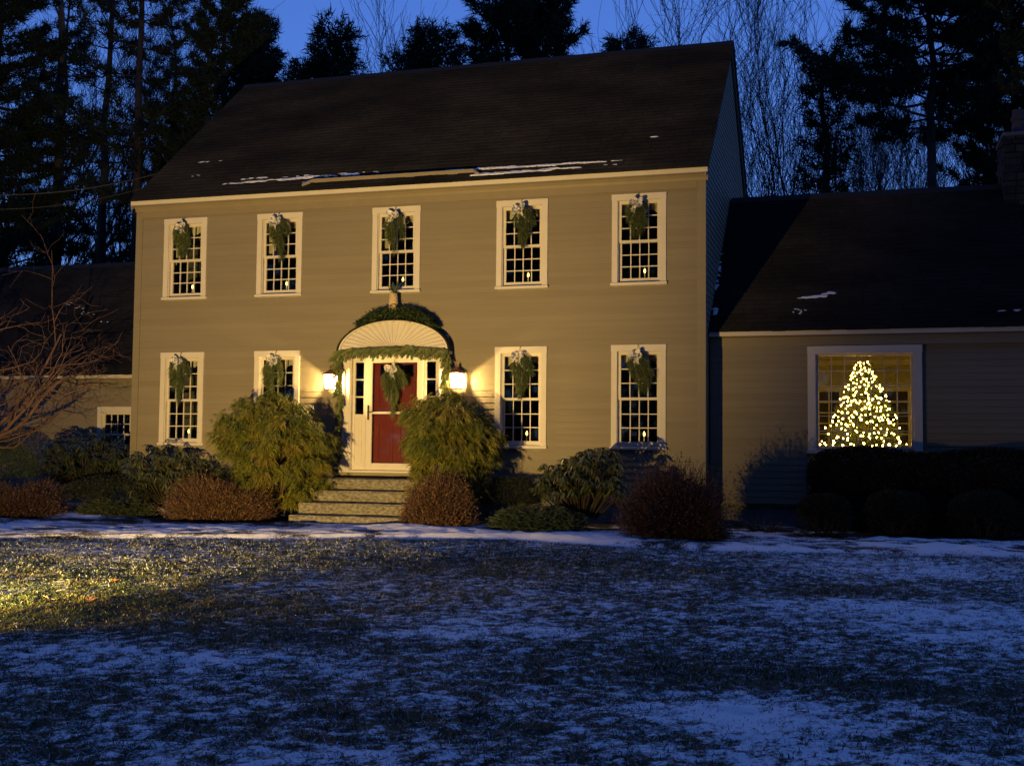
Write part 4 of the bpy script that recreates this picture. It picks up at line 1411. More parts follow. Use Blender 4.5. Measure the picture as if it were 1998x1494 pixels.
# --- Christmas tree in the picture window room
CTX, CTY = onY(1685, 780, 2.1)[0], 2.1
ct_top = onY(1690, 703, CTY)[2]
ct = thing('christmas_tree', 'Christmas tree covered in warm white lights behind the picture window', 'christmas tree', (CTX, CTY, RMZ0))
H = ct_top-RMZ0
rc = np.random.default_rng(31)
n = 26000
u = rc.random(n)**1.35           # height fraction
rad = 0.10+(0.98-0.10)*(1-u)**0.9
rad = rad*(0.82+0.18*np.sin(u*34))
az = rc.uniform(0, 2*math.pi, n)
q = rc.random(n)**0.45
P = np.stack([rad*q*np.cos(az), rad*q*np.sin(az), 0.12+u*(H-0.16)], 1)
D = unit(np.stack([np.cos(az), np.sin(az), 0.1*np.ones(n)], 1)+0.7*rc.normal(size=(n, 3)))
V, T = leaf_arrays(P, D, rc.uniform(0.05, 0.10, n), 0.010, 0.15, mixcol([(0.035, 0.06, 0.02), (0.05, 0.075, 0.025), (0.07, 0.05, 0.02)], n, rc, 0.2), rc)
o = link('foliage', leaf_mesh('foliage', V, T, M_NEEDLE), ct)
o['kind'] = 'stuff'
MB().lathe([(0.05, 0.0), (0.045, H*0.5), (0.015, H*0.9)], k=8).build('trunk', M_BARK, ct)
_bulb = MB().lathe([(0.003, -0.016), (0.012, -0.006), (0.0135, 0.004), (0.007, 0.016), (0.001, 0.022)], k=8).mesh('light_bulb', M_TREEBULB, smooth=True)
nb = 0
tries = 0
placed = []
while nb < 298 and tries < 20000:
    tries += 1
    u = rc.random()**1.3
    R_ = (0.09+(0.98-0.09)*(1-u)**0.9)*rc.uniform(0.86, 1.06)
    xx = rc.uniform(-1, 1)
    p = np.array([R_*xx, -R_*math.sqrt(1-xx*xx)*(1 if rc.random() < 0.93 else -1), 0.12+u*(H-0.14)])
    if p[2] < 0.42:
        continue
    if any(np.linalg.norm(p-k_) < 0.055 for k_ in placed):
        continue
    placed.append(p)
    b = link('light_bulb', _bulb, ct, tuple(p))
    b.rotation_euler = (rc.uniform(-0.9, 0.9), rc.uniform(-0.9, 0.9), 0)
    k_ = rc.uniform(0.6, 1.15)
    b.scale = (k_, k_, k_)
    nb += 1

# --- leftover snow on the roofs
def snow_blob(mb, c, ex, ey, du, dv_, nv, h, r):
    k = 14
    b = len(mb.v)
    ph = r.uniform(0, 6.28)
    rim, top_ = [], []
    for i in range(k):
        a = 2*math.pi*i/k
        f = 1+0.28*math.sin(2*a+ph)+0.16*math.sin(5*a+2*ph)+r.uniform(-0.1, 0.1)
        p = c+du*(ex*f*math.cos(a))+dv_*(ey*f*math.sin(a))
        rim.append(p+nv*0.001)
        top_.append(c+du*(ex*f*0.72*math.cos(a))+dv_*(ey*f*0.72*math.sin(a))+nv*h*r.uniform(0.7, 1.2))
    mb.v += [tuple(p) for p in rim]+[tuple(p) for p in top_]
    for i in range(k):
        j = (i+1) % k
        mb.f.append((b+i, b+j, b+k+j, b+k+i))
    mb.f.append(tuple(b+k+i for i in range(k)))
def roof_frame(ye, ze, yr, zr_):
    Ls = math.hypot(yr-ye, zr_-ze)
    dv_ = Vector((0, (yr-ye)/Ls, (zr_-ze)/Ls))
    return dv_, Vector((0, -dv_.z, dv_.y)), Ls
def onroof(px, py, ye, ze, yr, zr_):
    d = ray(px, py)
    dv_, nv, Ls = roof_frame(ye, ze, yr, zr_)
    nn = np.array(nv)
    t_ = ((np.array([0, ye, ze])-CAM)@nn)/(d@nn)
    return Vector(CAM+d*t_)
r = random.Random(12)
MR = (EAVE_Y, EAVE_Z+0.006, RIDGE_Y, RIDGE_Z+0.006)
dv_, nv, _ = roof_frame(*MR)
mb = MB()
du = Vector((1, 0, 0))
def snowline(mbx, MRx, pts, n, ex, ey, h, jit):
    dvx, nvx, _ = roof_frame(*MRx)
    for i in range(n):
        u_ = r.random()*(len(pts)-1)
        k_ = int(u_)
        f = u_-k_
        px = pts[k_][0]*(1-f)+pts[k_+1][0]*f
        py = pts[k_][1]*(1-f)+pts[k_+1][1]*f+r.uniform(-jit, jit)
        snow_blob(mbx, onroof(px, py, *MRx), r.uniform(*ex)*0.8, r.uniform(*ey)*0.72, du, dvx, nvx, h*r.uniform(0.3, 0.75), r)
# photo rows: pixel polylines on the roof plane
snowline(mb, MR, [(438, 360), (530, 352)], 26, (0.05, 0.16), (0.018, 0.035), 0.016, 1.0)
snowline(mb, MR, [(450, 351), (520, 347)], 10, (0.04, 0.09), (0.018, 0.03), 0.014, 1.0)
snowline(mb, MR, [(545, 352), (620, 345), (700, 340)], 34, (0.05, 0.2), (0.018, 0.04), 0.018, 1.4)
snowline(mb, MR, [(600, 354), (760, 343), (925, 333)], 80, (0.10, 0.3), (0.02, 0.045), 0.025, 1.5)
snowline(mb, MR, [(550, 346), (650, 341), (740, 335)], 16, (0.03, 0.08), (0.015, 0.03), 0.012, 1.5)
snowline(mb, MR, [(870, 334), (1000, 326), (1085, 322)], 50, (0.06, 0.2), (0.02, 0.04), 0.02, 1.2)
snowline(mb, MR, [(930, 342), (1000, 337), (1075, 331)], 44, (0.08, 0.22), (0.022, 0.045), 0.022, 1.2)
snowline(mb, MR, [(1095, 320), (1170, 316)], 22, (0.08, 0.2), (0.018, 0.03), 0.018, 0.7)
snowline(mb, MR, [(1092, 329), (1130, 327)], 10, (0.05, 0.14), (0.018, 0.03), 0.016, 0.7)
snowline(mb, MR, [(1180, 314), (1215, 313)], 4, (0.03, 0.07), (0.012, 0.02), 0.01, 0.7)
snowline(mb, MR, [(1180, 322), (1205, 321)], 3, (0.03, 0.06), (0.012, 0.02), 0.01, 0.7)
snowline(mb, MR, [(1265, 268), (1282, 267)], 3, (0.04, 0.08), (0.014, 0.02), 0.012, 0.4)
snowline(mb, MR, [(390, 317), (435, 313)], 6, (0.03, 0.08), (0.012, 0.02), 0.01, 0.6)
snowline(mb, MR, [(375, 345), (395, 341)], 3, (0.02, 0.04), (0.012, 0.018), 0.01, 1.5)
o = mb.build('roof_snow', M_SNOW)
tag(o, 'thin broken line of snow along the eave of the two-storey roof', 'snow', 'snow left on the roofs', 'stuff')
WRP = (WE_Y, WE_Z+0.006, WR_Y, WR_Z+0.006)
mb = MB()
snowline(mb, WRP, [(1572, 581), (1603, 578)], 12, (0.06, 0.16), (0.02, 0.035), 0.016, 1.0)
snowline(mb, WRP, [(1606, 572), (1630, 570)], 6, (0.04, 0.10), (0.015, 0.03), 0.012, 2.0)
snowline(mb, WRP, [(1535, 606), (1572, 609)], 6, (0.02, 0.05), (0.015, 0.025), 0.012, 5.0)
snowline(mb, WRP, [(1950, 607), (1990, 605)], 5, (0.03, 0.07), (0.012, 0.02), 0.012, 1.0)
snowline(mb, WRP, [(1396, 565), (1402, 530), (1408, 495)], 16, (0.03, 0.06), (0.02, 0.04), 0.02, 3.0)
snowline(mb, WRP, [(1392, 628), (1397, 600)], 7, (0.04, 0.07), (0.025, 0.05), 0.02, 3.0)
o = mb.build('roof_snow', M_SNOW)
tag(o, 'scattered scraps of snow on the lower wing roof', 'snow', 'snow left on the roofs', 'stuff')
GRP = (GGE_Y, GGE_Z+0.006, GGR_Y, GGR_Z+0.006)
mb = MB()
snowline(mb, GRP, [(130, 590), (210, 632)], 12, (0.02, 0.05), (0.01, 0.018), 0.01, 6)
o = mb.build('roof_snow', M_SNOW)
tag(o, 'few specks of snow on the garage roof', 'snow', 'snow left on the roofs', 'stuff')

# ================================================================== SHRUBS
def place(pl, pr, pt, pb, Y):
    """a shrub's centre and half sizes from its outline, standing at depth Y on the ground"""
    a = onY(pl, (pt+pb)/2, Y)
    b = onY(pr, (pt+pb)/2, Y)
    tp = onY((pl+pr)/2, pt, Y)
    cx = (a[0]+b[0])/2
    return cx, (b[0]-a[0])/2, tp[2]

def lump(Dv, seed, amp=0.14):
    r = np.random.default_rng(seed)
    f = np.zeros(len(Dv))
    for i in range(7):
        k = r.normal(size=3)*2.3
        f += np.sin(Dv@k+r.uniform(0, 6.28))
    return 1+amp*f/2.2

def stems(parent, n, rx, ry, h, rng, r0=0.012, mat=None, spread=0.75):
    A, B, ra, rb = [], [], [], []
    for i in range(n):
        az = rng.uniform(0, 2*math.pi)
        p = np.array([0.10*rx*math.cos(az), 0.10*ry*math.sin(az), -0.05])
        e = np.array([rx*spread*math.cos(az)*rng.uniform(0.3, 1), ry*spread*math.sin(az)*rng.uniform(0.3, 1), h*rng.uniform(0.6, 0.9)])
        pr = p
        for k in range(1, 5):
            u = k/4
            q = p+(e-p)*np.array([u**1.4, u**1.4, u])+rng.normal(size=3)*0.03
            A.append(pr)
            B.append(q)
            ra.append(r0*(1-0.2*(k-1)))
            rb.append(r0*(1-0.2*k))
            pr = q
    return link('stem', tube_mesh('stem', A, B, ra, rb, mat or M_BARK, 5), parent)

def cypress(name, label, pl, pr_, pt, pb, Y, seed, N=5200, lowcut=0.1):
    cx, rx, zt = place(pl, pr_, pt, pb, Y)
    zb = 0.10
    t = thing(name, label, 'shrub', (cx, Y, 0), group='golden cypress shrubs by the door')
    r = np.random.default_rng(seed)
    ry = rx*0.72
    # drooping plumes: each a fan of thread-like sprigs
    K = 270          # plumes
    kd = rand_unit(K, r)
    kd[:, 2] = np.where(r.random(K) < 0.66, np.abs(kd[:, 2]), -np.abs(kd[:, 2]))
    kd = unit(kd)
    sup = kd/(np.abs(kd)**2.5).sum(1, keepdims=True)**(1/2.5)
    hz = np.where(kd[:, 2] > 0, zt*0.44, zt*0.50)
    KP = np.array([0, 0, zt*0.55])+sup*(r.uniform(0.62, 1.0, K)*lump(kd, seed+1, 0.15))[:, None]*np.stack([np.full(K, rx*0.90), np.full(K, ry), hz], 1)
    KP = KP[KP[:, 2] > lowcut*zt+0.1]
    K = len(KP)
    n = N
    ki = r.integers(0, K, n)
    ksz = r.uniform(0.6, 1.25, K)
    P = KP[ki]+r.normal(size=(n, 3))*np.array([0.085, 0.07, 0.055])*ksz[ki][:, None]
    P[:, 2] -= 1.2*((P-KP[ki])[:, 0]**2+(P-KP[ki])[:, 1]**2)/0.12*0.06
    out_ = unit(np.stack([P[:, 0], P[:, 1], 0*P[:, 0]], 1))
    loc_ = unit((P-KP[ki])*np.array([1, 1, 0.3]))
    dirs = unit(0.55*out_+0.8*loc_)
    m = 11
    az0 = np.arctan2(dirs[:, 1], dirs[:, 0])
    az = np.repeat(az0, m)+r.normal(size=n*m)*0.6
    el = np.repeat(r.uniform(-0.2, 0.6, n), m)+r.normal(size=n*m)*0.30
    D = np.stack([np.cos(az)*np.cos(el), np.sin(az)*np.cos(el), np.sin(el)], 1)
    PP = np.repeat(P, m, axis=0)+r.normal(size=(n*m, 3))*0.012
    cols_ = np.array([(0.165, 0.165, 0.022), (0.115, 0.135, 0.022), (0.23, 0.20, 0.026), (0.065, 0.09, 0.02), (0.22, 0.16, 0.03)])
    kc = cols_[r.choice(5, size=K, p=[0.3, 0.3, 0.15, 0.17, 0.08])]
    base = 0.65*kc[ki]+0.35*mixcol(cols_, n, r, 0.2, p=[0.3, 0.25, 0.2, 0.15, 0.1])
    T = np.repeat(base, m, axis=0)*(1+0.18*r.normal(size=(n*m, 1)))
    V, T = leaf_arrays(PP, D, r.uniform(0.05, 0.14, n*m), 0.0105, 1.1, T.clip(0.01, 1), r)
    V[:, 2] = np.maximum(V[:, 2], 0.03)
    o = link('foliage', leaf_mesh('foliage', V, T, M_LEAF), t)
    o['kind'] = 'stuff'
    stems(t, 9, rx, ry, zt*0.9, r, 0.022, M_MAPLEBARK, 0.6)
    return t
cypress('golden_cypress', 'broad golden-green thread cypress between the steps and the garage end', 432, 640, 768, 985, -1.05, 201, 8200, 0.12)
cypress('golden_cypress', 'golden-green thread cypress with bare lower stems beside the lantern-side window', 798, 966, 782, 958, -1.05, 207, 6800, 0.22)

def rhodo(label, pl, pr_, pt, pb, Y, seed, cols, dens=1.0, group='rhododendrons along the house'):
    cx, rx, zt = place(pl, pr_, pt, pb, Y)
    t = thing('rhododendron', label, 'shrub', (cx, Y, 0), group=group)
    r = np.random.default_rng(seed)
    ry = min(rx*0.8, 0.75)
    n = int(340*dens*max(rx, 0.7))
    d = rand_unit(n, r)
    d[:, 2] = np.abs(d[:, 2])-0.35*r.random(n)
    d = unit(d)
    d = d/(np.abs(d)**2.4).sum(1, keepdims=True)**(1/2.4)
    q = r.random(n)**0.3
    P = np.array([0, 0, zt*0.52])+d*(q*lump(d, seed+1, 0.15))[:, None]*np.array([rx, ry, zt*0.46])
    P = P[P[:, 2] > 0.14]
    n = len(P)
    m = 10
    az = (np.arange(m)[None]*2*math.pi/m+r.uniform(0, 6.28, (n, 1))+r.normal(size=(n, m))*0.2).ravel()
    el = np.repeat(r.uniform(-0.55, 0.25, n), m)+0.15*r.normal(size=n*m)
    D = np.stack([np.cos(az)*np.cos(el), np.sin(az)*np.cos(el), np.sin(el)], 1)
    PP = np.repeat(P, m, axis=0)+D*0.012
    T = mixcol(cols, n*m, r, 0.22)
    V, T = leaf_arrays(PP, D, r.uniform(0.09, 0.155, n*m), 0.032, 0.75, T, r, flat=(0, 0, 1))
    V[:, 2] = np.maximum(V[:, 2], 0.02)
    o = link('foliage', leaf_mesh('foliage', V, T, M_GLOSSLEAF), t)
    o['kind'] = 'stuff'
    # twigs carrying the whorls
    A = np.stack([P[:, 0]*0.35, P[:, 1]*0.35, P[:, 2]*0.35], 1)
    link('twig', tube_mesh('twig', A, P, np.full(n, 0.007), np.full(n, 0.004), M_BARK, 4), t)
    return t
RH = [(0.055, 0.075, 0.025), (0.075, 0.090, 0.032), (0.045, 0.062, 0.022), (0.10, 0.10, 0.04)]
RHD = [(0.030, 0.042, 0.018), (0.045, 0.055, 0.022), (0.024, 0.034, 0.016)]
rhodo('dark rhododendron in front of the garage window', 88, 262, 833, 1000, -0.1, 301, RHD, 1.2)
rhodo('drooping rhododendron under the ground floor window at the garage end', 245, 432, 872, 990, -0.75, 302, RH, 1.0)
rhodo('drooping rhododendron between two ground floor windows, behind the juniper', 1050, 1218, 862, 1005, -1.35, 303, RH, 1.25)

def twiggy(label, pl, pr_, pt, pb, Y, seed, cols, N=8500, leafn=12000, ryk=0.75, name='brown_shrub', group='leaf-bare brown shrubs'):
    cx, rx, zt = place(pl, pr_, pt, pb, Y)
    t = thing(name, label, 'shrub', (cx, Y, 0), group=group)
    r = np.random.default_rng(seed)
    ry = rx*ryk
    # arching twigs as thin strips, from the base to the rounded outline
    n = N
    d = rand_unit(n, r)
    d[:, 2] = np.abs(d[:, 2])*0.9+0.02
    d = unit(d)
    d = d/(np.abs(d)**2.8).sum(1, keepdims=True)**(1/2.8)
    E_ = d*(lump(d, seed+2, 0.17)*(r.uniform(0.74, 1.0, n)+0.14*(r.random(n) < 0.06)))[:, None]*np.array([rx, ry, zt*1.0])+np.array([0, 0, 0.05])
    s0 = E_*r.uniform(0.35, 0.86, n)[:, None]
    s0[:, 2] = np.maximum(s0[:, 2], 0.03)
    D = unit(E_-s0+np.array([0, 0, 0.25])*r.random((n, 1))+0.30*np.linalg.norm(E_-s0, axis=1, keepdims=True)*r.normal(size=(n, 3))+0.05*r.normal(size=(n, 3)))
    L = np.linalg.norm(E_-s0, axis=1)*r.uniform(0.7, 1.05, n)
    V1, T1 = leaf_arrays(s0, D, L, 0.0055, 0.10, mixcol(cols, n, r, 0.3), r)
    m = leafn
    k = r.integers(0, n, m)
    u = r.uniform(0.45, 1.0, m)
    P = s0[k]+D[k]*(L[k]*u)[:, None]
    V2, T2 = leaf_arrays(P, unit(D[k]+0.9*r.normal(size=(m, 3))), r.uniform(0.018, 0.04, m), 0.015, 0.3, mixcol([tuple(np.array(c)*1.25) for c in cols], m, r, 0.35), r)
    V, T = np.concatenate([V1, V2]), np.concatenate([T1, T2])
    V[:, 2] = np.maximum(V[:, 2], 0.02)
    o = link('foliage', leaf_mesh('foliage', V, T.clip(0.004, 1), M_LEAF), t)
    o['kind'] = 'stuff'
    stems(t, 26, rx, ry, zt*0.85, r, 0.009, M_BARK, 0.85)
    return t
BR = [(0.095, 0.050, 0.026), (0.07, 0.038, 0.020), (0.14, 0.075, 0.038), (0.045, 0.028, 0.017)]
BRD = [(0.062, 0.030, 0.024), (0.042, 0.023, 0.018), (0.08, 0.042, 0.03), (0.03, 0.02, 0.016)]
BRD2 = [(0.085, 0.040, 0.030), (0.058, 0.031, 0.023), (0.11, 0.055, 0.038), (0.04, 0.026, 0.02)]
twiggy('round rusty-brown shrub under the broad golden cypress', 336, 520, 918, 1028, -1.95, 401, BR)
twiggy('round rusty-brown shrub at the foot of the steps, under the second cypress', 775, 936, 928, 1034, -2.1, 402, BR)
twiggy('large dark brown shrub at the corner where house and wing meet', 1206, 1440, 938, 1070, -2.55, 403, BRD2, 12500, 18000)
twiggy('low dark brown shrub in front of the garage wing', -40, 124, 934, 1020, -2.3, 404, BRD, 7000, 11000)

def dense(label, pl, pr_, pt, pb, Y, seed, cols, N=16000, ryk=0.8, name='yew_shrub', group=None, square=False, ry=None, leafl=(0.025, 0.05), wd=0.008):
    cx, rx, zt = place(pl, pr_, pt, pb, Y)
    t = thing(name, label, 'hedge' if square else 'shrub', (cx, Y, 0), group=group)
    r = np.random.default_rng(seed)
    ry = ry or rx*ryk
    n = N
    if square:
        P = r.uniform(-1, 1, (n, 3))
        ax = r.choice(3, size=n, p=[0.12, 0.60, 0.28])
        sg = np.sign(r.normal(size=n))
        sg[ax == 2] = 1
        sg[ax == 1] = np.where(r.random((ax == 1).sum()) < 0.75, -1, 1)
        P[np.arange(n), ax] = sg*r.uniform(0.86, 1.0, n)
        nd = np.zeros((n, 3))
        nd[np.arange(n), ax] = sg
        z = (P[:, 2]+1)/2
        rnd = 1-0.10*np.clip((z-0.8)/0.2, 0, 1)**2
        bump_ = 1+0.045*np.sin(P[:, 0]*9+seed)+0.03*np.sin(P[:, 0]*23+1)
        P = np.stack([P[:, 0]*rx*rnd, P[:, 1]*ry*rnd*bump_, 0.06+z*(zt-0.06)*(0.97+0.03*np.sin(P[:, 0]*7))], 1)
    else:
        nd = rand_unit(n, r)
        nd[:, 2] = np.where(r.random(n) < 0.75, np.abs(nd[:, 2]), nd[:, 2])
        nd = unit(nd)
        nd = nd/(np.abs(nd)**2.4).sum(1, keepdims=True)**(1/2.4)
        q = r.random(n)**0.16
        P = np.array([0, 0, zt*0.5])+nd*(q*lump(nd, seed+1, 0.07))[:, None]*np.array([rx, ry, zt*0.49])
    D = unit(nd*0.8+np.array([0, 0, 0.35])+0.75*r.normal(size=(n, 3)))
    V, T = leaf_arrays(P, D, r.uniform(leafl[0], leafl[1], n), wd, 0.1, mixcol(cols, n, r, 0.25), r)
    V[:, 2] = np.maximum(V[:, 2], 0.015)
    o = link('foliage', leaf_mesh('foliage', V, T, M_LEAF), t)
    o['kind'] = 'stuff'
    stems(t, 14, rx, ry, zt*0.8, r, 0.012, M_BARK, 0.8)
    return t
YD = [(0.015, 0.020, 0.010), (0.021, 0.025, 0.012), (0.011, 0.015, 0.008)]
HD = [(0.022, 0.021, 0.014), (0.029, 0.024, 0.015), (0.016, 0.018, 0.011)]
dense('tall clipped dark hedge under the picture window', 1578, 2180, 876, 1010, -0.05, 501, HD, 75000, name='hedge', square=True, ry=0.42, leafl=(0.035, 0.07), wd=0.02)
dense('low round dark yew nearest the brown corner shrub, before the hedge', 1553, 1660, 960, 1060, -1.30, 502, YD, 16000, group='yews in front of the hedge')
dense('low round dark yew in the middle of the three before the hedge', 1685, 1815, 955, 1062, -0.95, 503, YD, 16000, group='yews in front of the hedge')
dense('low round dark yew at the chimney end of the hedge', 1850, 1995, 958, 1066, -0.95, 504, YD, 16000, group='yews in front of the hedge')
dense('round clipped green shrub at the foot of the bare maple', -75, 56, 858, 985, -1.1, 505, [(0.035, 0.055, 0.014), (0.05, 0.07, 0.018), (0.025, 0.04, 0.012)], 16000, group=None, name='round_shrub')
dense('low black-green yew between the two rhododendrons at the garage end', 122, 305, 928, 1010, -1.25, 506, YD, 14000)
dense('low dark shrub in the gap behind the brown step shrub', 940, 1056, 933, 1010, -0.75, 507, YD, 11000)

def juniper(label, pl, pr_, pt, pb, Y, seed, cols, N=900):
    cx, rx, zt = place(pl, pr_, pt, pb, Y)
    t = thing('juniper', label, 'shrub', (cx, Y, 0), group='spreading junipers')
    r = np.random.default_rng(seed)
    ry = rx*0.55
    n = N
    az = r.uniform(0, 2*math.pi, n)
    q = np.sqrt(r.random(n))
    P = np.stack([rx*0.85*q*np.cos(az), ry*q*np.sin(az), 0.05+(zt-0.08)*r.random(n)*(1-0.55*q**2)], 1)
    m = 16
    azz = np.repeat(az, m)+0.7*r.normal(size=n*m)
    el = np.repeat(r.uniform(-0.05, 0.6, n), m)+0.25*r.normal(size=n*m)
    D = np.stack([np.cos(azz)*np.cos(el), np.sin(azz)*np.cos(el), np.sin(el)], 1)
    base = np.repeat(P, m, axis=0)
    step = np.repeat(np.stack([np.cos(az), np.sin(az), 0.25*np.ones(n)], 1), m, axis=0)*(r.random((n*m, 1))*0.16)
    V, T = leaf_arrays(base+step, D, r.uniform(0.035, 0.08, n*m), 0.0085, 0.25, mixcol(cols, n*m, r, 0.25), r)
    V[:, 2] = np.maximum(V[:, 2], 0.015)
    o = link('foliage', leaf_mesh('foliage', V, T, M_LEAF), t)
    o['kind'] = 'stuff'
    stems(t, 12, rx, ry, zt*0.5, r, 0.012, M_BARK, 0.85)
JN = [(0.040, 0.060, 0.028), (0.055, 0.075, 0.034), (0.030, 0.046, 0.022)]
juniper('low spreading juniper in front of the rhododendron between windows', 958, 1142, 983, 1044, -2.0, 601, JN, 1100)
juniper('low spreading juniper beside the little snow heap', 163, 292, 968, 1020, -1.75, 602, [(0.028, 0.04, 0.018), (0.04, 0.05, 0.022)], 800)

# small leafless plant by the wing
t = thing('bare_plant', 'small leafless plant against the wing foundation', 'plant', (onY(1490, 990, -0.5)[0], -0.5, 0))
r = np.random.default_rng(8)
n = 260
az = r.uniform(0, 6.28, n)
D = unit(np.stack([0.6*np.cos(az), 0.5*np.sin(az), r.uniform(0.4, 1.0, n)], 1))
V, T = leaf_arrays(np.stack([0.12*np.cos(az), 0.10*np.sin(az), 0*az], 1), D, r.uniform(0.2, 0.5, n), 0.006, 0.25, mixcol([(0.10, 0.07, 0.045), (0.16, 0.12, 0.08)], n, r), r)
V[:, 2] = np.maximum(V[:, 2], 0.01)
link('twig', leaf_mesh('twig', V, T, M_LEAF), t)

# fallen leaves on the lawn and beside the steps
def fallen(px, py, s, col, rot, label, curl=0.5):
    p = onZ(px, py, -0.06)
    z = float(lawn_z(np.array([p[0]]), np.array([p[1]]), lawn_snow(np.array([p[0]]), np.array([p[1]])))[0])+0.035
    mb = MB()
    lob = [(0.0, 0.45), (0.28, 0.25), (0.35, 0.85), (0.55, 0.45), (0.75, 0.95), (0.85, 0.45), (1.0, 1.0)]
    pts = []
    for a, rr in ((-160, 0.35), (-125, 0.85), (-100, 0.42), (-62, 0.98), (-38, 0.45), (0, 1.1), (38, 0.45), (62, 0.98), (100, 0.42), (125, 0.85), (160, 0.35), (180, 0.12)):
        a = math.radians(a)
        pts.append((s*rr*math.cos(a), s*rr*math.sin(a), s*curl*(rr**2)*0.55))
    mb.v = [(0, 0, 0)]+pts+[(0, 0, -0.003)]+[(x, y, z_-0.002) for x, y, z_ in pts]
    k = len(pts)
    for i in range(k):
        j = (i+1) % k
        mb.f.append((0, 1+i, 1+j))
        mb.f.append((k+1, k+2+j, k+2+i))
        mb.f.append((1+i, k+2+i, k+2+j, 1+j))
    m = pmat('dry_leaf_%d' % round(col[0]*1000), col, rough=0.7, var=0.2, scale=30)
    o = mb.build('fallen_leaf', m)
    o.location = (p[0], p[1], z)
    o.rotation_euler = (random.uniform(-0.3, 0.3), random.uniform(-0.3, 0.3), rot)
    tag(o, label, 'leaf', 'fallen leaves on the lawn')
fallen(174, 1172, 0.062, (0.42, 0.20, 0.07), 0.6, 'bright orange lobed leaf lying in the floodlit grass', 0.9)
fallen(222, 1137, 0.055, (0.30, 0.12, 0.05), 2.0, 'curled brown leaf beside a snow patch in the floodlit grass')
fallen(98, 1166, 0.06, (0.50, 0.36, 0.24), 4.0, 'pale flat leaf in the floodlit grass by the beam edge', 0.2)
fallen(318, 1153, 0.03, (0.45, 0.27, 0.12), 1.0, 'tiny tan leaf standing at the end of the floodlit grass')
fallen(1368, 1445, 0.05, (0.08, 0.04, 0.025), 3.0, 'dark curled leaf in the unlit snowy grass beside bare snow')
fallen(1420, 1490, 0.06, (0.07, 0.03, 0.03), 5.0, 'dark red-brown leaf flat on the unlit snowy grass', 0.3)

# ================================================================== TREES
def skeleton(rng, h, r0, levels, nchild, spread, up=0.25, start=0.25, wob=0.10, segn=7, shrink=0.62, trunk_dir=(0, 0, 1)):
    """tapered branching limbs: lists of segment ends and radii"""
    A, B, ra, rb = [], [], [], []
    def limb(p, d, L, r, lev):
        n = max(3, int(segn-lev))
        pts = [p]
        dd = d
        for i in range(n):
            dd = dd+rng.normal(size=3)*wob*(1+0.5*lev)+np.array([0, 0, up*0.12*(lev > 0)])
            dd = dd/np.linalg.norm(dd)
            q = pts[-1]+dd*L/n
            r1 = r*(1-0.78*i/n)
            r2 = r*(1-0.78*(i+1)/n)
            A.append(pts[-1])
            B.append(q)
            ra.append(r1)
            rb.append(r2)
            pts.append(q)
        if lev >= levels:
            return
        k = nchild[lev]
        for c in range(k):
            u = start+(1-start)*(c+rng.random())/k if lev == 0 else 0.2+0.8*(c+rng.random())/k
            i = min(int(u*n), n-1)
            f = u*n-i
            q = pts[i]*(1-f)+pts[i+1]*f
            ax = rand_unit(1, rng)[0]
            base = pts[i+1]-pts[i]
            base = base/np.linalg.norm(base)
            perp = np.cross(base, ax)
            perp = perp/max(np.linalg.norm(perp), 1e-6)
            s = spread*rng.uniform(0.7, 1.3)
            nd = base*math.cos(s)+perp*math.sin(s)+np.array([0, 0, up*0.5])
            nd = nd/np.linalg.norm(nd)
            limb(q, nd, L*shrink*rng.uniform(0.65, 1.1)*(1-0.35*u*(lev == 0)), max(r*(1-0.75*u)*0.62, 0.003), lev+1)
    td = np.array(trunk_dir, float)
    limb(np.array([0, 0, -0.2]), td/np.linalg.norm(td), h, r0, 0)
    return np.array(A), np.array(B), np.array(ra), np.array(rb)

def bare_tree_meshes(seed, h, r0=0.14, levels=3, nchild=(14, 7, 5), spread=0.65, mat=M_BARK, up=0.5, start=0.3, minr=0.009, wob=0.09):
    rng_ = np.random.default_rng(seed)
    A, B, ra, rb = skeleton(rng_, h, r0, levels, nchild, spread, up=up, start=start, wob=wob)
    ra, rb = np.maximum(ra, minr), np.maximum(rb, minr*0.8)
    big = (ra > r0*0.28)
    tr = tube_mesh('trunk', A[big], B[big], ra[big], rb[big], mat, 7)
    cr = tube_mesh('crown', A[~big], B[~big], ra[~big], rb[~big], mat, 3)
    return tr, cr

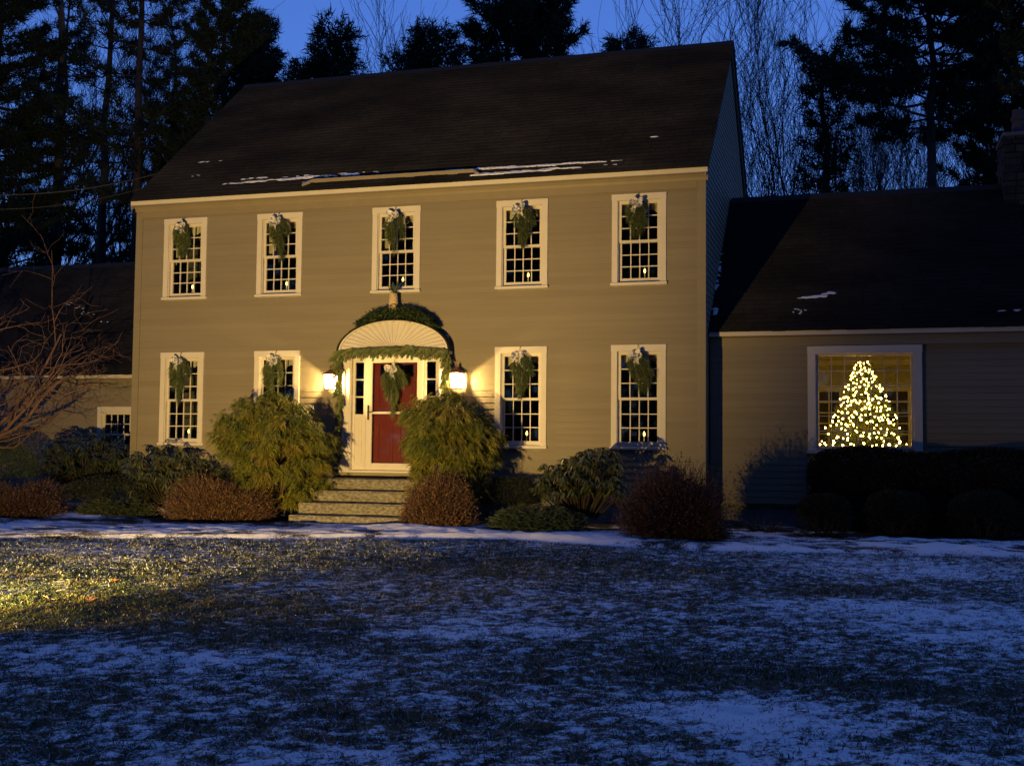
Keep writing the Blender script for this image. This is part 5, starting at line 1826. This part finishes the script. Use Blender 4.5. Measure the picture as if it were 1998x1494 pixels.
def pine_meshes(seed, h, crown=0.35, rad=3.0, whorl=0.62, tufts=11, dens=13, needle=0.30, topround=0.5, r0=0.24, gap=0.0, upc=0.25, nw=0.03):
    r = np.random.default_rng(seed)
    A, B, ra, rb = [], [], [], []
    P, Dn = [], []
    # trunk
    pts = [np.array([0, 0, -0.3])]
    n = 16
    for i in range(n):
        pts.append(np.array([0.05*r.normal()*(i/n)*2, 0.05*r.normal()*(i/n)*2, h*(i+1)/n]))
    TA, TB, Tra, Trb = pts[:-1], pts[1:], [r0*(1-0.9*i/n) for i in range(n)], [r0*(1-0.9*(i+1)/n) for i in range(n)]
    z = h*crown
    while z < h-0.25:
        u = (z-h*crown)/(h*(1-crown))
        env = rad*((1-u)**0.75*(0.55+0.45*min(1, u*4+0.3)))+0.25
        k = r.integers(4, 7)
        a0 = r.uniform(0, 6.28)
        for j in range(k):
            if r.random() < gap:
                continue
            az = a0+2*math.pi*j/k+r.normal()*0.25
            L = env*r.uniform(0.55, 1.15)
            rise = upc+0.5*u+r.normal()*0.10
            p = np.array([0, 0, z])
            pr_ = p
            m = 5
            br = 0.02+0.010*L
            droop = -0.10*(1-u)
            path = [p]
            for s in range(1, m+1):
                f = s/m
                q = p+np.array([math.cos(az)*L*f, math.sin(az)*L*f, L*(rise*f*f+droop*f)])+r.normal(size=3)*0.05*L*0.3
                A.append(pr_)
                B.append(q)
                ra.append(br*(1-0.8*(s-1)/m))
                rb.append(br*(1-0.8*s/m))
                pr_ = q
                path.append(q)
            # side twigs with tufts
            nt_ = max(3, int(tufts*L/2.2))
            for s in range(nt_):
                f = r.uniform(0.30, 1.0)*m
                i = min(int(f), m-1)
                q = path[i]+(path[i+1]-path[i])*(f-i)
                sd = r.choice([-1, 1])
                tl = r.uniform(0.15, 0.55)*(0.4+0.25*L)*(1.15-0.5*f/m)
                td = np.array([math.cos(az+sd*0.8), math.sin(az+sd*0.8), 0.30+0.25*r.normal()])
                e = q+td*tl
                A.append(q)
                B.append(e)
                ra.append(0.012)
                rb.append(0.007)
                P.append(e)
                Dn.append(td+np.array([0, 0, 0.35]))
                P.append(q+td*tl*0.55)
                Dn.append(td)
            P.append(path[-1])
            Dn.append(np.array([math.cos(az), math.sin(az), 0.5]))
        z += whorl*r.uniform(0.7, 1.3)*(1-0.35*u)
    for s in range(8):
        P.append(np.array([0, 0, h-0.1*s]))
        Dn.append(np.array([0, 0, 1.0]))
    P, Dn = np.array(P), unit(np.array(Dn))
    n = len(P)
    m = dens
    D = unit(np.repeat(Dn, m, axis=0)*0.75+0.75*r.normal(size=(n*m, 3)))
    PP = np.repeat(P, m, axis=0)+r.normal(size=(n*m, 3))*0.05
    L = r.uniform(0.6, 1.15, n*m)*needle
    side = unit(np.cross(D, rand_unit(n*m, r)))
    V = np.stack([PP-side*nw*0.5, PP+side*nw*0.5, PP+D*L[:, None]], 1).reshape(-1, 3)
    T = np.repeat(mixcol([(0.020, 0.032, 0.018), (0.028, 0.042, 0.024), (0.035, 0.050, 0.030)], n*m, r, 0.2), 3, axis=0)
    cr = tri_mesh('crown', V, T, M_NEEDLE)
    tr = tube_mesh('trunk', TA, TB, Tra, Trb, M_BARK, 8)
    lb = tube_mesh('limbs', A, B, ra, rb, M_BARK, 3)
    return tr, lb, cr

def meshes_top(meshes):
    t_ = 0.0
    for me in meshes:
        co = np.empty(len(me.vertices)*3, dtype=np.float32)
        me.vertices.foreach_get('co', co)
        t_ = max(t_, float(np.quantile(co.reshape(-1, 3)[:, 2], 0.999)))
    return t_
_tops = {}
def top_of(meshes):
    k_ = meshes[0].name
    if k_ not in _tops:
        _tops[k_] = meshes_top(meshes)
    return _tops[k_]
def put_tree(name, label, cat, meshes, px, Y, group, sc=1.0, rot=0.0, X=None):
    x = onY(px, 600, Y)[0] if X is None else X
    t = thing(name, label, cat, (x, Y, -0.05), rot, group)
    names = ['trunk', 'crown'] if len(meshes) == 2 else ['trunk', 'limb', 'crown']
    for nm, me in zip(names, meshes):
        o = link(nm, me, t)
        if nm in ('crown', 'limb'):
            o['kind'] = 'stuff'
    t.scale = (sc, sc, sc)
    return t
def top_h(px, py, Y):
    return float(onY(px, py, Y)[2])

# pines (a kind of its own for each look)
PN_tall = [pine_meshes(701+i, 22.0, crown=c, rad=rd, tufts=tf, dens=12, gap=g, whorl=wl, needle=0.33, nw=0.04) for i, (c, rd, g, wl, tf) in enumerate([(0.14, 3.2, 0.03, 0.42, 20), (0.42, 3.3, 0.28, 0.9, 13), (0.35, 2.2, 0.25, 0.9, 12), (0.18, 2.7, 0.03, 0.42, 21)])]
PN_mid = [pine_meshes(721+i, 15.0, crown=0.3, rad=rd, tufts=22, dens=14, whorl=0.42, needle=0.27, nw=0.036) for i, rd in enumerate([2.3, 1.9])]
PN_small = [pine_meshes(741+i, 10.0, crown=0.35, rad=rd, tufts=26, dens=13, whorl=0.30, needle=0.20, nw=0.028, upc=0.45) for i, rd in enumerate([1.5, 1.3])]
BT = [bare_tree_meshes(801+i, 15.0, 0.15, 3, (13, 8, 6), 0.60, minr=0.008) for i in range(3)]
BT_up = [bare_tree_meshes(821+i, 13.0, 0.10, 3, (13, 8, 6), 0.45, up=0.8, start=0.2, minr=0.0075) for i in range(3)]

PG = 'pines behind the house'
BG = 'bare trees behind the house'
def pine(px, py, Y, meshes, base_h, label, rot=0.0, name='pine_tree'):
    put_tree(name, label, 'pine tree', meshes, px, Y, PG, sc=top_h(px, py, Y)/top_of(meshes), rot=rot)
def bare(px, py, Y, meshes, base_h, label, rot=0.0):
    put_tree('bare_tree', label, 'bare tree', meshes, px, Y, BG, sc=1.22*top_h(px, py, Y)/top_of(meshes), rot=rot)

# left stand behind the garage
pine(-25, -420, 16, PN_tall[0], 22, 'huge black pine rising behind the garage at the outer end', 0.4)
pine(262, -330, 17, PN_tall[1], 22, 'tall straight pine with bare lower trunk between garage and house', 1.2)
pine(195, -260, 24, PN_tall[2], 22, 'tall narrow pine behind the garage roof ridge', 2.2)
pine(425, -200, 17, PN_tall[3], 22, 'dense tall pine leaning over the house gable by the garage', 3.0)
pine(110, -60, 27, PN_tall[2], 22, 'slender pine standing behind the dead trunk', 0.8)
pine(325, -20, 26, PN_tall[1], 22, 'thin pine between the straight pine and the dense gable pine', 2.7)
pine(492, 30, 20, PN_mid[0], 15, 'shorter dense pine against the house gable by the garage', 0.5)
pine(350, 190, 18, PN_mid[1], 15, 'mid-height pine close behind the garage roof ridge', 1.0)
# broken dead trunk
sg = thing('dead_snag', 'broken grey dead trunk with short stubs behind the garage', 'dead tree', (onY(104, 500, 18)[0], 18, -0.05))
rr = np.random.default_rng(6)
hh = top_h(104, 25, 18)
A, B, ra, rb = [], [], [], []
pts = [np.array([0.006*i+0.02*rr.normal(), 0.02*rr.normal(), hh*i/12]) for i in range(13)]
for i in range(12):
    A.append(pts[i]); B.append(pts[i+1]); ra.append(0.26-0.012*i); rb.append(0.26-0.012*(i+1))
tk = link('trunk', tube_mesh('trunk', A, B, ra, rb, M_BARKGREY, 8), sg)
A, B, ra, rb = [], [], [], []
for i in range(46):
    z = rr.uniform(0.25, 0.98)*hh
    az = rr.uniform(0, 6.28)
    L = rr.uniform(0.4, 2.0)
    p = np.array([0, 0, z])
    for k in range(3):
        q = p+np.array([math.cos(az), math.sin(az), rr.uniform(-0.3, 0.2)])*L/3
        A.append(p); B.append(q); ra.append(0.035-0.009*k); rb.append(0.026-0.009*k)
        p = q
A.append(np.array([0, 0, hh])); B.append(np.array([0.05, 0, hh+0.7])); ra.append(0.10); rb.append(0.02)
A.append(np.array([-0.03, 0, hh-0.2])); B.append(np.array([-0.35, 0, hh+0.4])); ra.append(0.08); rb.append(0.02)
link('stub', tube_mesh('stub', A, B, ra, rb, M_BARKGREY, 5), sg)['kind'] = 'stuff'
k = 0
for px, py, Y, i, lab in [(150, 60, 26, 0, 'wide bare tree between the dead trunk and the straight pine'), (60, 40, 27, 1, 'bare tree tangled round the dead trunk'), (215, 110, 30, 2, 'thin bare tree deep behind the garage roof'),
                          (310, 150, 27, 1, 'bare tree between the straight pine and the gable pine'), (10, 90, 30, 2, 'bare tree far behind the wires'), (110, 180, 33, 0, 'low bare tree far behind the dead trunk'), (260, 220, 34, 2, 'low bare tree far behind the straight pine')]:
    bare(px, py, Y, BT[i], 15, lab, rot=1.3*k)
    k += 1
# above the ridge
pine(640, 38, 24, PN_small[0], 10, 'bushy pine top above the ridge beside the slim bare tree', 0.3)
pine(590, 120, 27, PN_small[1], 10, 'small pine top where the ridge meets the garage-end gable', 1.6)
bare(738, 8, 26, BT_up[0], 13, 'slim bare tree above the ridge between two pine tops', 0.2)
pine(800, 88, 28, PN_small[0], 10, 'small pine top beside the rounded one above the ridge', 4.4)
pine(838, 46, 25, PN_small[1], 10, 'rounded dark pine top above the upper door window', 2.9)
pine(985, -150, 22, PN_mid[0], 15, 'massive black pine filling the sky above the middle of the ridge', 0.9)
pine(1060, -100, 24, PN_mid[1], 15, 'second black pine merged with the massive one above the ridge', 2.4)
bare(1205, -40, 22, BT[1], 15, 'broad bare tree over the ridge, beside the massive pine', 0.8)
pine(1225, 65, 25, PN_small[1], 10, 'low pine top under the broad bare tree at the ridge', 5.0)
# right side above the wing
k = 0
for px, py, Y, i, lab in [(1490, 95, 22, 0, 'upright bare tree nearest the main gable above the wing'), (1530, 70, 26, 1, 'second upright bare tree above the wing ridge'), (1580, 25, 24, 2, 'tallest upright bare tree above the wing ridge'),
                          (1640, 110, 27, 0, 'upright bare tree behind the narrow pine'), (1690, 170, 25, 1, 'bare tree between the narrow pine and the great pine'), (1740, 190, 28, 2, 'bare tree under the low boughs of the great pine'),
                          (1800, 180, 30, 0, 'bare tree beside the trunk of the great pine'), (1880, 160, 27, 1, 'leaning bare tree between great pine and chimney'), (1930, 120, 24, 2, 'bare tree right behind the chimney pots'),
                          (1465, 190, 29, 2, 'short bare tree against the main gable edge'), (1980, 140, 28, 0, 'bare tree beyond the chimney'), (1610, 160, 32, 1, 'far bare tree behind the tallest upright one'), (1770, 220, 33, 1, 'far bare tree behind the great pine trunk'), (1850, 230, 34, 2, 'far short bare tree towards the chimney')]:
    bare(px, py, Y, BT_up[i], 13, lab, rot=1.7*k)
    k += 1
pine(1612, 112, 20, pine_meshes(761, 10.0, crown=0.10, rad=0.85, tufts=16, dens=12, whorl=0.42, needle=0.24, nw=0.03, gap=0.15), 10, 'narrow ragged pine in the middle above the wing ridge', 0.0)
GP = pine_meshes(771, 18.0, crown=0.59, rad=4.4, tufts=24, dens=14, whorl=0.36, needle=0.30, nw=0.036, upc=0.30)
pine(1822, -260, 18, GP, 18, 'great spreading pine with bare lower trunk above the wing roof', 0.7)
pine(1985, -330, 20, PN_tall[3], 22, 'tall black pine behind the chimney', 2.0)

# woods added unseen behind the camera: one dark mass that shuts off the low sky
rw = np.random.default_rng(95)
n = 110000
X = rw.uniform(-62, 75, n)
top_ = 27+7*(N1.fbm(X*0.12, X*0+1.0, 3)-0.5)*2+3.5*np.abs(np.sin(X*0.45+2*np.sin(X*0.11)))
Z = rw.random(n)**0.85*top_
Y = -40+rw.normal(size=n)*2.2+0.0016*(X-6)**2
P = np.stack([X, Y, Z], 1)
D = rand_unit(n, rw)
S_ = unit(np.cross(D, rand_unit(n, rw)))
L_ = rw.uniform(0.5, 1.1, n)[:, None]
V = np.stack([P-S_*0.32, P+S_*0.32, P+D*L_], 1).reshape(-1, 3)
V[:, 2] = np.maximum(V[:, 2], -1.2)
o = link('sky_block_woods', tri_mesh('sky_block_woods', V, np.repeat(mixcol([(0.03, 0.04, 0.02), (0.05, 0.045, 0.03)], n, rw), 3, axis=0), M_NEEDLE))
tag(o, 'added out-of-view belt of dark foliage blocking the low sky from the house front', 'woods', None, 'stuff')

# brushwood behind the house that reads as one mass
rb_ = np.random.default_rng(91)
n = 9000
X = rb_.uniform(-30, 32, n)
Y = rb_.uniform(24, 44, n)
H = rb_.uniform(2.5, 7.5, n)*(0.6+0.7*N1.fbm(X*0.25, Y*0.25, 2))
D = unit(np.stack([0.25*rb_.normal(size=n), 0.25*rb_.normal(size=n), np.ones(n)], 1))
A = np.stack([X, Y, 0*X-0.1], 1)
mid = A+D*(H*0.5)[:, None]
D2 = unit(D+np.stack([0.5*rb_.normal(size=n), 0.5*rb_.normal(size=n), 0.2*np.ones(n)], 1))
E2 = mid+D2*(H*0.5)[:, None]
D3 = unit(D+np.stack([0.7*rb_.normal(size=n), 0.7*rb_.normal(size=n), 0.2*np.ones(n)], 1))
E3 = mid+D3*(H*0.4)[:, None]
AA = np.concatenate([A, mid, mid]); BB = np.concatenate([mid, E2, E3])
r1 = np.concatenate([np.full(n, 0.03), np.full(n, 0.018), np.full(n, 0.016)])
r2 = np.concatenate([np.full(n, 0.018), np.full(n, 0.008), np.full(n, 0.008)])
o = link('brushwood', tube_mesh('brushwood', AA, BB, r1, r2, M_BARK, 3))
tag(o, 'tangle of thin bare brushwood at the back of the trees', 'brushwood', None, 'stuff')

# the bare Japanese maple at the garage, trunk just outside the picture
mp = thing('bare_maple', 'small leafless maple with twisting floodlit branches in front of the garage', 'tree', (onY(-62, 800, -1.9)[0], -1.9, 0))
rm = np.random.default_rng(64)
AA, BB, r1, r2 = [], [], [], []
TA, TB, t1, t2 = [], [], [], []
def mlimb(p, d, L, r, lev):
    n = [7, 6, 5, 4, 3][lev]
    pts = [p]
    dd = np.array(d, float)
    for i in range(n):
        dd = dd+rm.normal(size=3)*[0.10, 0.2, 0.30, 0.38, 0.42][lev]
        if lev >= 1:
            dd = dd+np.array([0.02, 0, 0.02])
        dd = dd/np.linalg.norm(dd)
        q = pts[-1]+dd*L/n
        a, b = r*(1-0.65*i/n), r*(1-0.65*(i+1)/n)
        if lev <= 1:
            TA.append(pts[-1]); TB.append(q); t1.append(a); t2.append(b)
        else:
            AA.append(pts[-1]); BB.append(q); r1.append(max(a, 0.0028)); r2.append(max(b, 0.0024))
        pts.append(q)
    if lev == 4:
        return
    for c in range([0, 6, 5, 3][lev]):
        u = 0.2+0.8*(c+rm.random())/[1, 6, 5, 3][lev]
        i = min(int(u*n), n-1)
        q = pts[i]+(pts[i+1]-pts[i])*(u*n-i)
        base = unit((pts[i+1]-pts[i])[None])[0]
        perp = unit(np.cross(base, rand_unit(1, rm)[0])[None])[0]
        s = rm.uniform(0.45, 1.0)
        mlimb(q, base*math.cos(s)+perp*math.sin(s), L*rm.uniform(0.38, 0.62), max(r*(1-0.6*u)*0.6, 0.003), lev+1)
base = np.array([0, 0, -0.1])
crotch = np.array([0.02, 0.0, 0.75])
TA.append(base); TB.append(crotch); t1.append(0.10); t2.append(0.075)
mo = np.array([mp.location[0], mp.location[1], 0])
for px, py, Yb, L in [(95, 610, -1.9, 0.95), (40, 530, -2.3, 0.95), (125, 570, -1.4, 0.9), (5, 510, -1.7, 0.95), (-60, 490, -2.2, 1.0), (-120, 560, -1.9, 0.9), (30, 630, -2.7, 0.85), (70, 490, -1.6, 0.95)]:
    e = onY(px, py, Yb)-mo
    d = e-crotch
    Ln = np.linalg.norm(d)
    mlimb(crotch, unit((d+np.array([0, 0, -0.25*Ln]))[None])[0], Ln*0.78*L, 0.045, 1)
# the low branch reaching out before the garage wall
path = [onY(a, b, -1.9)-mo for a, b in ((-60, 862), (0, 850), (28, 838), (55, 815), (75, 785), (100, 757), (128, 735))]
path2 = [onY(a, b, -1.9)-mo for a, b in ((98, 760), (130, 768), (165, 757), (190, 748), (215, 738))]
path3 = [onY(a, b, -1.9)-mo for a, b in ((48, 822), (55, 800), (62, 783))]
for pth, ra_, rb__ in ((path, 0.042, 0.016), (path2, 0.014, 0.005), (path3, 0.010, 0.004)):
    for i in range(len(pth)-1):
        f0, f1 = i/(len(pth)-1), (i+1)/(len(pth)-1)
        TA.append(pth[i]); TB.append(pth[i+1]); t1.append(ra_+(rb__-ra_)*f0); t2.append(ra_+(rb__-ra_)*f1)
TA.append(crotch*0.9); TB.append(path[0]); t1.append(0.05); t2.append(0.042)
link('trunk', tube_mesh('trunk', TA, TB, t1, t2, M_MAPLEBARK, 7), mp)
o = link('crown', tube_mesh('crown', AA, BB, r1, r2, M_MAPLEBARK, 4), mp)
o['kind'] = 'stuff'

# --- service wires from the street to the house corner
def wire(p0, p1, sag, r, label):
    pts = []
    for i in range(25):
        u = i/24
        q = np.array(p0)*(1-u)+np.array(p1)*u
        pts.append((q[0], q[1], q[2]-sag*4*u*(1-u)))
    o = MB().tube(pts, r, 6).build('service_wire', M_WIRE)
    tag(o, label, 'wire', 'service wires to the house')
wa = onY(298, 336, 0.9)
wire((WX0-0.02, 0.9, wa[2]), onY(-160, 371, -2.0), 0.25, 0.010, 'upper service wire running to the house corner over the garage')
wb = onY(280, 361, 0.6)
wire((WX0-0.02, 0.6, wb[2]), onY(-160, 400, -2.3), 0.25, 0.006, 'thin lower service wire running to the house corner')
